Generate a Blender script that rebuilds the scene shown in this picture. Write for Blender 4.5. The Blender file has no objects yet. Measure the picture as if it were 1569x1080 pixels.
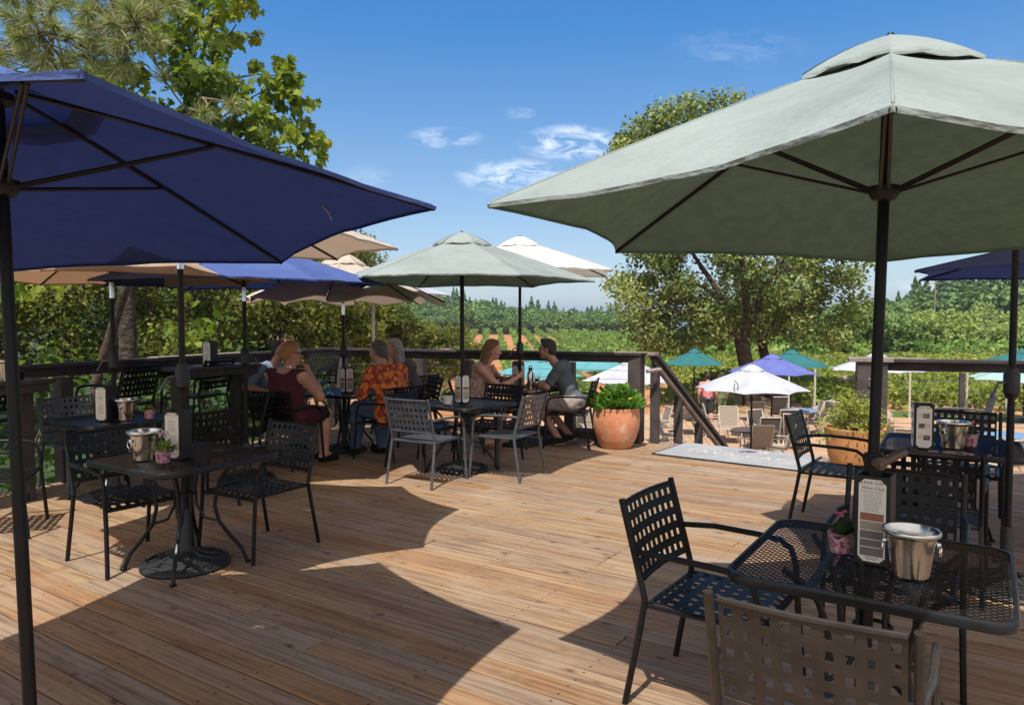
import bpy, bmesh, math, random
import numpy as np
from mathutils import Vector, Matrix

random.seed(7)
rng = np.random.default_rng(11)
R = math.radians
scene = bpy.context.scene
COL = scene.collection

# ---------------------------------------------------------------- camera
H_CAM = 1.58
cd = bpy.data.cameras.new('camera')
cam = bpy.data.objects.new('camera', cd)
COL.objects.link(cam)
cam.location = (0, 0, H_CAM)
cam.rotation_euler = (R(90 - 2.53), 0, 0)
cd.sensor_width = 36.0
cd.lens = 36.0 * 1133 / 1569
cd.clip_start = 0.05
cd.clip_end = 20000
scene.camera = cam

# ---------------------------------------------------------------- world, sun, exposure
SUN = Vector((-0.16, -0.535, 1.0)).normalized()          # towards the sun
SUN_EL = math.asin(SUN.z)
SUN_AZ = math.atan2(SUN.x, SUN.y)
world = bpy.data.worlds.new('World')
scene.world = world
world.use_nodes = True
wt = world.node_tree
wt.nodes.clear()


def NN(t, kind, **kw):
    n = t.nodes.new(kind)
    for k, v in kw.items():
        setattr(n, k, v)
    return n


def math_node(t, op, a, b=None, c=None, clamp=False):
    n = t.nodes.new('ShaderNodeMath')
    n.operation = op
    n.use_clamp = clamp
    for i, x in enumerate((a, b, c)):
        if x is None:
            continue
        if isinstance(x, (int, float)):
            n.inputs[i].default_value = x
        else:
            t.links.new(x, n.inputs[i])
    return n.outputs[0]


sky = NN(wt, 'ShaderNodeTexSky')
sky.sky_type = 'NISHITA'
sky.sun_disc = False
sky.sun_elevation = SUN_EL
sky.sun_rotation = SUN_AZ
sky.altitude = 800
sky.air_density = 1.0
sky.dust_density = 0.18
sky.ozone_density = 2.5
tc = NN(wt, 'ShaderNodeTexCoord')
sep = NN(wt, 'ShaderNodeSeparateXYZ')
wt.links.new(tc.outputs['Generated'], sep.inputs[0])
yy = math_node(wt, 'MAXIMUM', sep.outputs[1], 0.05)
cu = math_node(wt, 'DIVIDE', sep.outputs[0], yy)
cv = math_node(wt, 'DIVIDE', sep.outputs[2], yy)
cmb = NN(wt, 'ShaderNodeCombineXYZ')
wt.links.new(cu, cmb.inputs[0])
wt.links.new(cv, cmb.inputs[1])
mp = NN(wt, 'ShaderNodeMapping')
mp.inputs['Rotation'].default_value = (0, 0, R(-12))
mp.inputs['Scale'].default_value = (22, 60, 1)
wt.links.new(cmb.outputs[0], mp.inputs[0])
cn = NN(wt, 'ShaderNodeTexNoise')
cn.inputs['Scale'].default_value = 1.0
cn.inputs['Detail'].default_value = 7.0
cn.inputs['Roughness'].default_value = 0.66
cn.inputs['Distortion'].default_value = 0.7
wt.links.new(mp.outputs[0], cn.inputs['Vector'])
tot = None
# wisps: bearing, height, half width, half height, strength
for (u0, v0, su, sv, k) in ((0.078, 0.236, .075, .026, 1.15), (.0, .192, .080, .026, 1.05), (-.09, .243, .055, .016, .7),
                            (.30, .36, .10, .03, .14), (.01, .275, .025, .009, .5), (.6, .045, .10, .014, .9), (-.2, .19, .05, .02, .2)):
    du = math_node(wt, 'DIVIDE', math_node(wt, 'SUBTRACT', cu, u0), su)
    dv = math_node(wt, 'DIVIDE', math_node(wt, 'SUBTRACT', cv, v0), sv)
    rr = math_node(wt, 'ADD', math_node(wt, 'MULTIPLY', du, du), math_node(wt, 'MULTIPLY', dv, dv))
    m = math_node(wt, 'MULTIPLY', math_node(wt, 'SUBTRACT', 1.0, rr, clamp=True), k)
    tot = m if tot is None else math_node(wt, 'MAXIMUM', tot, m)
nz = math_node(wt, 'MULTIPLY', math_node(wt, 'SUBTRACT', cn.outputs['Fac'], 0.42), 3.4, clamp=True)
cf = math_node(wt, 'MULTIPLY', math_node(wt, 'MULTIPLY', tot, nz), 0.8, clamp=True)
hs = NN(wt, 'ShaderNodeHueSaturation')
_s = NN(wt, 'ShaderNodeMapRange')
for _i, _x in enumerate((.03, .36, .98, 1.36)):
    _s.inputs[_i + 1].default_value = _x
wt.links.new(sep.outputs[2], _s.inputs[0])
wt.links.new(_s.outputs[0], hs.inputs['Saturation'])
_v = NN(wt, 'ShaderNodeMapRange')
for _i, _x in enumerate((.02, .36, .66, 1.0)):
    _v.inputs[_i + 1].default_value = _x
wt.links.new(sep.outputs[2], _v.inputs[0])
wt.links.new(_v.outputs[0], hs.inputs['Value'])
wt.links.new(sky.outputs[0], hs.inputs['Color'])
mx = NN(wt, 'ShaderNodeMixRGB')
mx.inputs[2].default_value = (9.0, 9.2, 9.6, 1)
wt.links.new(cf, mx.inputs[0])
wt.links.new(hs.outputs[0], mx.inputs[1])
bg = NN(wt, 'ShaderNodeBackground')
bg.inputs['Strength'].default_value = 0.13
wo = NN(wt, 'ShaderNodeOutputWorld')
# warm fill light added to the unseen sky behind the photographer and round the sun
dt = NN(wt, 'ShaderNodeVectorMath', operation='DOT_PRODUCT')
wt.links.new(tc.outputs['Generated'], dt.inputs[0])
dt.inputs[1].default_value = tuple(SUN)
au = NN(wt, 'ShaderNodeMapRange', interpolation_type='SMOOTHSTEP')
for _i, _x in enumerate((.62, 1.0, 0, .8)):
    au.inputs[_i + 1].default_value = _x
wt.links.new(dt.outputs['Value'], au.inputs[0])
be = NN(wt, 'ShaderNodeMapRange', interpolation_type='SMOOTHSTEP')
for _i, _x in enumerate((.15, -.45, 0, .8)):
    be.inputs[_i + 1].default_value = _x
wt.links.new(sep.outputs[1], be.inputs[0])
mh = NN(wt, 'ShaderNodeMixRGB')
mh.inputs[2].default_value = (8.6, 7.7, 6.7, 1)
wt.links.new(math_node(wt, 'MAXIMUM', au.outputs[0], be.outputs[0]), mh.inputs[0])
wt.links.new(mx.outputs[0], mh.inputs[1])
wt.links.new(mh.outputs[0], bg.inputs[0])
wt.links.new(bg.outputs[0], wo.inputs[0])

sl = bpy.data.lights.new('sun', 'SUN')
sl.energy = 4.7
sl.angle = R(0.53)
sl.color = (1.0, 0.955, 0.885)
so = bpy.data.objects.new('sun', sl)
COL.objects.link(so)
so.rotation_euler = (-SUN).to_track_quat('-Z', 'Y').to_euler()
so.location = (-20, -60, 110)

scene.view_settings.view_transform = 'Standard'
scene.view_settings.look = 'None'
scene.view_settings.exposure = 0.42
scene.view_settings.gamma = 1.0
scene.render.engine = 'CYCLES'
cy = scene.cycles
cy.use_denoising = True
try:
    cy.denoiser = 'OPENIMAGEDENOISE'
except Exception:
    pass
cy.max_bounces = 7
cy.diffuse_bounces = 4
cy.glossy_bounces = 3
cy.transmission_bounces = 5
cy.transparent_max_bounces = 8
cy.volume_bounces = 0
cy.caustics_reflective = False
cy.caustics_refractive = False
cy.sample_clamp_indirect = 6.0


# ---------------------------------------------------------------- helpers
def tag(o, label=None, cat=None, group=None, kind=None):
    if label:
        o['label'] = label
    if cat:
        o['category'] = cat
    if group:
        o['group'] = group
    if kind:
        o['kind'] = kind
    return o


def thing(name, label, cat, loc=(0, 0, 0), rotz=0.0, group=None):
    o = bpy.data.objects.new(name, None)
    COL.objects.link(o)
    o.empty_display_size = 0.1
    o.location = loc
    o.rotation_euler = (0, 0, rotz)
    return tag(o, label, cat, group)


def dup(root, loc, rotz, label=None, group=None, scale=None):
    r = root.copy()
    COL.objects.link(r)
    r.location = loc
    r.rotation_euler = (0, 0, rotz)
    if scale:
        r.scale = scale
    if label:
        r['label'] = label
    if group:
        r['group'] = group
    for ch in root.children:
        c = ch.copy()
        COL.objects.link(c)
        c.parent = r
        for g in ch.children:
            d = g.copy()
            COL.objects.link(d)
            d.parent = c
    return r


def rot_to(d):
    return Vector(d).to_track_quat('Z', 'X').to_matrix()


class MB:
    def __init__(s):
        s.v = []
        s.f = []

    def add(s, V, F):
        o = len(s.v)
        s.v += [tuple(p) for p in V]
        s.f += [tuple(i + o for i in q) for q in F]
        return s

    def box(s, c, d, M=None):
        hx, hy, hz = d[0] / 2, d[1] / 2, d[2] / 2
        V = [Vector((x, y, z)) for x in (-hx, hx) for y in (-hy, hy) for z in (-hz, hz)]
        if M is not None:
            V = [M @ p for p in V]
        c = Vector(c)
        V = [p + c for p in V]
        return s.add(V, [(0, 1, 3, 2), (4, 6, 7, 5), (0, 4, 5, 1), (2, 3, 7, 6), (0, 2, 6, 4), (1, 5, 7, 3)])

    def bar(s, a, b, w, t, up=(0, 0, 1)):
        a, b = Vector(a), Vector(b)
        d = (b - a)
        L = d.length
        d.normalize()
        up = Vector(up)
        x = d.cross(up)
        if x.length < 1e-4:
            x = d.cross(Vector((1, 0, 0)))
        x.normalize()
        z = x.cross(d)
        M = Matrix((x, d, z)).transposed()
        return s.box((a + b) / 2, (w, L, t), M)

    def tube(s, pts, r, n=8, caps=True, flat=1.0):
        P = [Vector(p) for p in pts]
        m = len(P)
        rs = [r] * m if isinstance(r, (int, float)) else list(r)
        T = []
        for i in range(m):
            t = P[min(i + 1, m - 1)] - P[max(i - 1, 0)]
            T.append(t.normalized() if t.length > 1e-9 else Vector((0, 0, 1)))
        ref = Vector((0, 0, 1)) if abs(T[0].z) < 0.9 else Vector((1, 0, 0))
        u = T[0].cross(ref).normalized()
        V, F = [], []
        for i in range(m):
            u = (u - T[i] * u.dot(T[i])).normalized()
            w = T[i].cross(u)
            for k in range(n):
                a = 2 * math.pi * (k + .5) / n
                V.append(P[i] + (u * math.cos(a) + w * math.sin(a) * flat) * rs[i])
        for i in range(m - 1):
            for k in range(n):
                k2 = (k + 1) % n
                F.append((i * n + k, i * n + k2, (i + 1) * n + k2, (i + 1) * n + k))
        if caps:
            F.append(tuple(range(n - 1, -1, -1)))
            F.append(tuple((m - 1) * n + k for k in range(n)))
        return s.add(V, F)

    def lathe(s, prof, n=24, c=(0, 0, 0), wob=0.0, M=None):
        V, F = [], []
        c = Vector(c)
        ph = random.random() * 6
        for (r, z) in prof:
            for k in range(n):
                a = 2 * math.pi * k / n
                q = r * (1 + wob * math.sin(2 * a + ph))
                p = Vector((q * math.cos(a), q * math.sin(a), z))
                if M is not None:
                    p = M @ p
                V.append(p + c)
        m = len(prof)
        for i in range(m - 1):
            for k in range(n):
                k2 = (k + 1) % n
                F.append((i * n + k, i * n + k2, (i + 1) * n + k2, (i + 1) * n + k))
        if prof[0][0] > 1e-6:
            F.append(tuple(range(n - 1, -1, -1)))
        if prof[-1][0] > 1e-6:
            F.append(tuple((m - 1) * n + k for k in range(n)))
        return s.add(V, F)

    def prism(s, poly, z0, z1):
        n = len(poly)
        V = [(x, y, z0) for x, y in poly] + [(x, y, z1) for x, y in poly]
        F = [tuple(range(n - 1, -1, -1)), tuple(range(n, 2 * n))]
        for i in range(n):
            j = (i + 1) % n
            F.append((i, j, n + j, n + i))
        return s.add(V, F)

    def ball(s, c, r, n=10, m=6):
        r = (r, r, r) if isinstance(r, (int, float)) else r
        V, F = [], []
        for i in range(m + 1):
            th = math.pi * i / m
            for k in range(n):
                a = 2 * math.pi * k / n
                V.append((c[0] + r[0] * math.sin(th) * math.cos(a), c[1] + r[1] * math.sin(th) * math.sin(a), c[2] + r[2] * math.cos(th)))
        for i in range(m):
            for k in range(n):
                k2 = (k + 1) % n
                F.append((i * n + k, (i + 1) * n + k, (i + 1) * n + k2, i * n + k2))
        return s.add(V, F)

    def mesh(s, name, mat, smooth=False):
        me = bpy.data.meshes.new(name)
        me.from_pydata(s.v, [], s.f)
        if mat:
            me.materials.append(mat)
        me.validate()
        if smooth:
            me.shade_smooth()
            me.set_sharp_from_angle(angle=R(42))
        me.update()
        return me

    def build(s, name, mat, parent=None, smooth=False, bevel=0.0):
        o = bpy.data.objects.new(name, s.mesh(name, mat, smooth))
        COL.objects.link(o)
        if parent:
            o.parent = parent
        if bevel:
            b = o.modifiers.new('bevel', 'BEVEL')
            b.width = bevel
            b.segments = 2
            b.limit_method = 'ANGLE'
        return o


def np_mesh(name, V, sizes, loops, mat, parent=None, smooth=False, mats=None):
    """mesh from arrays: V (n,3), polygon sizes, flat loop index list"""
    me = bpy.data.meshes.new(name)
    me.vertices.add(len(V))
    me.vertices.foreach_set('co', np.asarray(V, np.float32).ravel())
    me.loops.add(len(loops))
    me.loops.foreach_set('vertex_index', np.asarray(loops, np.int32))
    starts = np.concatenate(([0], np.cumsum(sizes)[:-1])).astype(np.int32)
    me.polygons.add(len(sizes))
    me.polygons.foreach_set('loop_start', starts)
    me.polygons.foreach_set('use_smooth', np.full(len(sizes), smooth))
    if mat:
        me.materials.append(mat)
    me.update(calc_edges=True)
    o = bpy.data.objects.new(name, me)
    COL.objects.link(o)
    if parent:
        o.parent = parent
    return o


# ---------------------------------------------------------------- materials
def new_mat(name):
    m = bpy.data.materials.new(name)
    m.use_nodes = True
    t = m.node_tree
    t.nodes.clear()
    return m, t, NN(t, 'ShaderNodeOutputMaterial')


def noise_mix(t, c1, c2, scale, detail=4, lo=.35, hi=.65, vec=None, rough=.55):
    n = NN(t, 'ShaderNodeTexNoise')
    n.inputs['Scale'].default_value = scale
    n.inputs['Detail'].default_value = detail
    n.inputs['Roughness'].default_value = rough
    if vec is None:
        vec = NN(t, 'ShaderNodeTexCoord').outputs['Object']
    t.links.new(vec, n.inputs['Vector'])
    rp = NN(t, 'ShaderNodeMapRange')
    rp.inputs[1].default_value = lo
    rp.inputs[2].default_value = hi
    t.links.new(n.outputs['Fac'], rp.inputs[0])
    m = NN(t, 'ShaderNodeMixRGB')
    for i, c in ((1, c1), (2, c2)):
        if isinstance(c, tuple):
            m.inputs[i].default_value = (*c, 1)
        else:
            t.links.new(c, m.inputs[i])
    t.links.new(rp.outputs[0], m.inputs[0])
    return m.outputs[0], n.outputs['Fac'], vec


def bump(t, p, fac, strength, dist=0.01):
    b = NN(t, 'ShaderNodeBump')
    b.inputs['Strength'].default_value = strength
    b.inputs['Distance'].default_value = dist
    t.links.new(fac, b.inputs['Height'])
    t.links.new(b.outputs[0], p.inputs['Normal'])


def pbr(name, col, rough=.6, metal=0.0, var=.15, scale=9.0, bs=0.0, bscale=60.0, bdist=.004, spec=.5, col2=None, rvar=0.0, stain=None):
    m, t, out = new_mat(name)
    p = NN(t, 'ShaderNodeBsdfPrincipled')
    c1 = tuple(max(0, x * (1 - var)) for x in col)
    c2 = col2 or tuple(min(1, x * (1 + var)) for x in col)
    c, fac, vec = noise_mix(t, c1, c2, scale)
    if stain:
        c, _, _ = noise_mix(t, c, stain, 5.5, 8, .54, .74, vec, .7)
        c, _, _ = noise_mix(t, tuple(x * .55 for x in col), c, 3.1, 8, .28, .40, vec, .7)
    t.links.new(c, p.inputs['Base Color'])
    p.inputs['Roughness'].default_value = rough
    p.inputs['Metallic'].default_value = metal
    p.inputs['Specular IOR Level'].default_value = spec
    if rvar:
        n2 = NN(t, 'ShaderNodeTexNoise')
        n2.inputs['Scale'].default_value = scale * 2.3
        n2.inputs['Detail'].default_value = 5
        t.links.new(vec, n2.inputs['Vector'])
        t.links.new(math_node(t, 'ADD', math_node(t, 'MULTIPLY', math_node(t, 'SUBTRACT', n2.outputs['Fac'], .5), rvar * 2), rough, clamp=True), p.inputs['Roughness'])
    if bs:
        n = NN(t, 'ShaderNodeTexNoise')
        n.inputs['Scale'].default_value = bscale
        n.inputs['Detail'].default_value = 5
        t.links.new(vec, n.inputs['Vector'])
        bump(t, p, n.outputs['Fac'], bs, bdist)
    t.links.new(p.outputs[0], out.inputs[0])
    return m


def fabric(name, col, trans=.3, tcol=None, fade=.12, inner=None):
    m, t, out = new_mat(name)
    p = NN(t, 'ShaderNodeBsdfPrincipled')
    c1 = tuple(x * (1 - fade) for x in col)
    c2 = tuple(min(1, x * (1 + fade)) for x in col)
    c, fac, vec = noise_mix(t, c1, c2, 1.9, 6)
    if inner:                       # light and shade put into the colour: top as lit, underside as shaded
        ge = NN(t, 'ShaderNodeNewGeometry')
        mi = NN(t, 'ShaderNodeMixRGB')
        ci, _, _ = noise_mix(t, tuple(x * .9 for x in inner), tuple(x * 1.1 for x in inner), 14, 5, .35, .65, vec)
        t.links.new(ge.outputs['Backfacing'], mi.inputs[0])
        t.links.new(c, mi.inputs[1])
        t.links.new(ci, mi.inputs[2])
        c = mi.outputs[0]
    t.links.new(c, p.inputs['Base Color'])
    p.inputs['Roughness'].default_value = .85
    p.inputs['Specular IOR Level'].default_value = .15
    # wrinkles and weave
    mpn = NN(t, 'ShaderNodeMapping')
    mpn.inputs['Scale'].default_value = (3, 3, 9)
    t.links.new(vec, mpn.inputs[0])
    n = NN(t, 'ShaderNodeTexNoise')
    n.inputs['Scale'].default_value = 2.2
    n.inputs['Detail'].default_value = 3
    t.links.new(mpn.outputs[0], n.inputs['Vector'])
    n2 = NN(t, 'ShaderNodeTexNoise')
    n2.inputs['Scale'].default_value = 130
    t.links.new(vec, n2.inputs['Vector'])
    mp4 = NN(t, 'ShaderNodeMapping')
    mp4.inputs['Scale'].default_value = (30, 30, 5)
    t.links.new(vec, mp4.inputs[0])
    n4 = NN(t, 'ShaderNodeTexNoise')
    n4.inputs['Scale'].default_value = 1
    n4.inputs['Detail'].default_value = 3
    n4.inputs['Distortion'].default_value = 1.2
    t.links.new(mp4.outputs[0], n4.inputs['Vector'])
    hh = math_node(t, 'ADD', math_node(t, 'ADD', n.outputs['Fac'], math_node(t, 'MULTIPLY', n2.outputs['Fac'], .03)), math_node(t, 'MULTIPLY', n4.outputs['Fac'], .10))
    bump(t, p, hh, .5, .05)
    tr = NN(t, 'ShaderNodeBsdfTranslucent')
    tr.inputs[0].default_value = (*(tcol or col), 1)
    mixs = NN(t, 'ShaderNodeMixShader')
    mixs.inputs[0].default_value = trans
    t.links.new(p.outputs[0], mixs.inputs[1])
    t.links.new(tr.outputs[0], mixs.inputs[2])
    t.links.new(mixs.outputs[0], out.inputs[0])
    return m


def leaf_mat(name, stops, trans=.4, rough=.55, lump=None, tboost=1.5):
    """leaf colours picked per leaf; stops = [(pos, colour)...]"""
    m, t, out = new_mat(name)
    g = NN(t, 'ShaderNodeNewGeometry')
    rp = NN(t, 'ShaderNodeValToRGB')
    el = rp.color_ramp.elements
    while len(el) < len(stops):
        el.new(.5)
    for e, (pos, c) in zip(el, stops):
        e.position = pos
        e.color = (*c, 1)
    fac = g.outputs['Random Per Island']
    oi = NN(t, 'ShaderNodeObjectInfo')
    fac = math_node(t, 'ADD', math_node(t, 'MULTIPLY', fac, .8), math_node(t, 'MULTIPLY', oi.outputs['Random'], .2))
    if lump:
        n = NN(t, 'ShaderNodeTexNoise')
        n.inputs['Scale'].default_value = lump
        n.inputs['Detail'].default_value = 2
        t.links.new(g.outputs['Position'], n.inputs['Vector'])
        fac = math_node(t, 'ADD', math_node(t, 'MULTIPLY', fac, .6), math_node(t, 'MULTIPLY', math_node(t, 'SUBTRACT', n.outputs['Fac'], .3), 1.0), clamp=True)
    t.links.new(fac, rp.inputs[0])
    p = NN(t, 'ShaderNodeBsdfPrincipled')
    p.inputs['Roughness'].default_value = rough
    p.inputs['Specular IOR Level'].default_value = .35
    t.links.new(rp.outputs[0], p.inputs['Base Color'])
    tr = NN(t, 'ShaderNodeBsdfTranslucent')
    tm = NN(t, 'ShaderNodeMixRGB', blend_type='MULTIPLY')
    tm.inputs[0].default_value = 1
    tm.inputs[2].default_value = (1.25 * tboost, 1.15 * tboost, .5 * tboost, 1)
    t.links.new(rp.outputs[0], tm.inputs[1])
    t.links.new(tm.outputs[0], tr.inputs[0])
    ms = NN(t, 'ShaderNodeMixShader')
    ms.inputs[0].default_value = trans
    t.links.new(p.outputs[0], ms.inputs[1])
    t.links.new(tr.outputs[0], ms.inputs[2])
    t.links.new(ms.outputs[0], out.inputs[0])
    return m


M = {}
M['black_metal'] = pbr('black_metal', (.006, .006, .007), .42, .0, .3, 14, .12, 240, .001, .27, rvar=.1)
M['bronze_metal'] = pbr('bronze_metal', (.030, .024, .021), .36, .0, .25, 14, .12, 240, .001, .45, rvar=.12)
M['grey_metal'] = pbr('grey_metal', (.075, .08, .092), .36, .25, .2, 14, .1, 240, .001, .6, rvar=.1)
M['table_metal'] = pbr('table_metal', (.008, .0085, .010), .34, .0, .25, 14, .1, 240, .001, .32)
M['steel'] = pbr('steel', (.58, .575, .56), .19, 1.0, .05, 20)
M['chrome'] = pbr('chrome', (.75, .75, .76), .15, 1.0, .02)
M['iron'] = pbr('iron', (.016, .016, .017), .55, .0, .4, 18, .5, 60, .004)
M['rail_wood'] = pbr('rail_wood', (.058, .046, .044), .62, 0, .28, 6, .35, 30, .003, .4)
M['rail_top'] = pbr('rail_top', (.045, .036, .036), .6, 0, .3, 6, .35, 30, .003, .35)
M['rail_pale'] = pbr('rail_pale', (.24, .19, .17), .7, 0, .2, 9, .35, 30, .003, .35)
M['cable'] = pbr('cable', (.3, .3, .3), .35, .9)
M['terracotta'] = pbr('terracotta', (.55, .21, .10), .72, 0, .1, 3.2, .25, 18, .006, .3, col2=(.63, .31, .18), stain=(.68, .52, .42))
M['ochre_clay'] = pbr('ochre_clay', (.50, .25, .10), .7, 0, .18, 5, .25, 18, .006, .3)
M['pink_pot'] = pbr('pink_pot', (.22, .06, .14), .5, 0, .5, 70, .0, 18, .006, .4, col2=(.75, .42, .52))
M['white_pot'] = pbr('white_pot', (.7, .68, .65), .35)
M['menu_black'] = pbr('menu_black', (.007, .0065, .007), .5, 0, .2, 20, .2, 150, .001)
M['paper'] = pbr('paper', (.74, .71, .65), .6, 0, .05, 14)
M['ink'] = pbr('ink', (.03, .03, .03), .8)
M['grey_ink'] = pbr('grey_ink', (.22, .21, .2), .8)
M['red_ink'] = pbr('red_ink', (.20, .05, .04), .8)
M['orange_band'] = pbr('orange_band', (.30, .12, .07), .7)
M['grey_band'] = pbr('grey_band', (.16, .155, .15), .7)
M['sand_band'] = pbr('sand_band', (.36, .32, .26), .7)
M['photo_band'] = pbr('photo_band', (.12, .05, .045), .6, 0, .8, 60, col2=(.3, .22, .18))
M['skin_a'] = pbr('skin_a', (.50, .26, .18), .55, 0, .1, 14, .08, 120, .001, .4)
M['skin_b'] = pbr('skin_b', (.40, .205, .14), .55, 0, .1, 14, .08, 120, .001, .4)
M['bark'] = pbr('bark', (.075, .055, .042), .9, 0, .45, 7, .9, 14, .04, .2)
M['pine_bark'] = pbr('pine_bark', (.06, .046, .038), .9, 0, .5, 9, .9, 16, .05, .2)
M['twig'] = pbr('twig', (.13, .10, .07), .9, 0, .3, 9)
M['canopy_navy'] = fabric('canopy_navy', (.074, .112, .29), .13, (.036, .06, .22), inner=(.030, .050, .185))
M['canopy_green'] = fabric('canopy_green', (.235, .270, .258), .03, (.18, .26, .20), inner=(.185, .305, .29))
M['canopy_beige'] = fabric('canopy_beige', (.54, .48, .41), .28, (.62, .45, .32))
M['canopy_tan'] = fabric('canopy_tan', (.46, .34, .24), .3, (.46, .25, .14))
M['canopy_white'] = fabric('canopy_white', (.58, .57, .55), .25, (.7, .62, .52))
M['canopy_teal'] = fabric('canopy_teal', (.035, .155, .165), .2)
M['canopy_cyan'] = fabric('canopy_cyan', (.12, .33, .37), .2)
M['canopy_violet'] = fabric('canopy_violet', (.13, .155, .42), .2)
M['canopy_mint'] = fabric('canopy_mint', (.33, .49, .46), .2)
M['canopy_pale'] = fabric('canopy_pale', (.47, .49, .55), .2)
M['sling'] = pbr('sling', (.26, .21, .165), .8, 0, .12, 30, .3, 300, .001)
M['sling_dark'] = pbr('sling_dark', (.07, .055, .047), .8, 0, .12, 30, .3, 300, .001)
M['tan_frame'] = pbr('tan_frame', (.45, .41, .35), .5)
M['blue_top'] = pbr('blue_top', (.16, .26, .42), .35)

# ---------------------------------------------------------------- terrain
def sstep(a, b, x):
    t = np.clip((x - a) / (b - a), 0, 1)
    return t * t * (3 - 2 * t)


UH = np.array([-1.2, -.6, -.3, -.15, -.05, .03, .10, .17, .25, .36, .44, .50, .56, .64, .75, 1.2])
HH = np.array([12, 11, 9.5, 7.6, 5.0, .7, -2.4, -4.0, -3.2, -2.5, -1.2, .2, 3.0, 7.0, 10.0, 13.0])
DU = np.array([-1.2, -.2, .2, .30, .45, 1.2])
DS = np.array([150, 190, 190, 140, 96, 92.0])


def ground_z(x, y):
    x = np.asarray(x, float)
    y = np.asarray(y, float)
    yy = np.maximum(y, 1.0)
    u = np.clip(x / yy, -1.2, 1.2)
    base = -1.9 + (-3.1 * sstep(29, 48, y) + 2.8 * np.clip((y - 48) / 142, 0, 1)) * (1 - sstep(.17, .29, u))
    hh = np.interp(u, UH, HH)
    d0 = np.interp(u, DU, DS)
    z = base + (hh + 1.5) * sstep(d0, d0 + np.where(u > .35, 95, 125), y)
    z = z + .35 * np.sin(x * .11 + 1.3) * np.sin(y * .083) * sstep(60, 110, y)
    z = z * (y > 1) + base * (y <= 1)
    z = z - 26 * sstep(330, 900, np.hypot(x, y))
    return z


def build_terrain():
    rad = np.concatenate((np.linspace(3, 60, 40), np.geomspace(62, 4200, 90)))
    ang = np.concatenate((np.linspace(-48, 48, 121), np.linspace(52, 308, 65)))
    A = np.radians(ang)
    na, nr = len(A), len(rad)
    X = rad[:, None] * np.sin(A)[None, :]
    Y = rad[:, None] * np.cos(A)[None, :]
    Z = ground_z(X, Y)
    V = np.stack((X, Y, Z), -1).reshape(-1, 3)
    V = np.vstack((V, [[0, 0, -1.9]]))
    quads = []
    for i in range(nr - 1):
        for k in range(na):
            k2 = (k + 1) % na
            quads.append((i * na + k, (i + 1) * na + k, (i + 1) * na + k2, i * na + k2))
    sizes = [4] * len(quads)
    loops = [i for q in quads for i in q]
    for k in range(na):
        loops += [nr * na, k, (k + 1) % na]
        sizes.append(3)
    # real ground colours: red soil in the vineyard, dry grass, forest floor
    x, y, z = V.T
    u = x / np.maximum(y, 1)
    col = np.zeros((len(V), 4), np.float32)
    col[:, 3] = 1
    floor = np.array([.035, .055, .022])
    soil = np.array([.42, .20, .09])
    dry = np.array([.20, .19, .06])
    w_soil = ((y > 24) & (y < 240)).astype(float) * (1 - sstep(.24, .34, u)) * sstep(-.4, -.2, u)
    w_soil *= 1 - sstep(np.interp(u, DU, DS) + 4, np.interp(u, DU, DS) + 22, y)
    w_dry = sstep(.36, .42, u) * (1 - sstep(190, 240, y)) * (y > 20)
    c = floor[None] * np.ones((len(V), 1))
    c = c * (1 - w_dry[:, None]) + dry[None] * w_dry[:, None]
    c = c * (1 - w_soil[:, None]) + soil[None] * w_soil[:, None]
    vs = (u > .3) & (y > 24) & (y < 62)
    c[vs] = np.array([.36, .22, .10])
    col[:, :3] = c
    m, t, out = new_mat('ground')
    at = NN(t, 'ShaderNodeAttribute', attribute_name='ground_colour')
    pb = NN(t, 'ShaderNodeBsdfPrincipled')
    pb.inputs['Roughness'].default_value = .95
    pb.inputs['Specular IOR Level'].default_value = .1
    ge = NN(t, 'ShaderNodeNewGeometry')
    n = NN(t, 'ShaderNodeTexNoise')
    n.inputs['Scale'].default_value = .35
    n.inputs['Detail'].default_value = 8
    n.inputs['Roughness'].default_value = .7
    t.links.new(ge.outputs['Position'], n.inputs['Vector'])
    mr = NN(t, 'ShaderNodeMapRange')
    mr.inputs[1].default_value = .3
    mr.inputs[2].default_value = .7
    mr.inputs[3].default_value = .62
    mr.inputs[4].default_value = 1.25
    t.links.new(n.outputs['Fac'], mr.inputs[0])
    mm = NN(t, 'ShaderNodeMixRGB', blend_type='MULTIPLY')
    mm.inputs[0].default_value = 1
    t.links.new(at.outputs['Color'], mm.inputs[1])
    t.links.new(mr.outputs[0], mm.inputs[2])
    t.links.new(mm.outputs[0], pb.inputs['Base Color'])
    bump(t, pb, n.outputs['Fac'], .6, .3)
    t.links.new(pb.outputs[0], out.inputs[0])
    o = np_mesh('ground', V, sizes, loops, m, smooth=True)
    a = o.data.attributes.new('ground_colour', 'FLOAT_COLOR', 'POINT')
    a.data.foreach_set('color', col.ravel())
    tag(o, kind='structure')


build_terrain()


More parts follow.
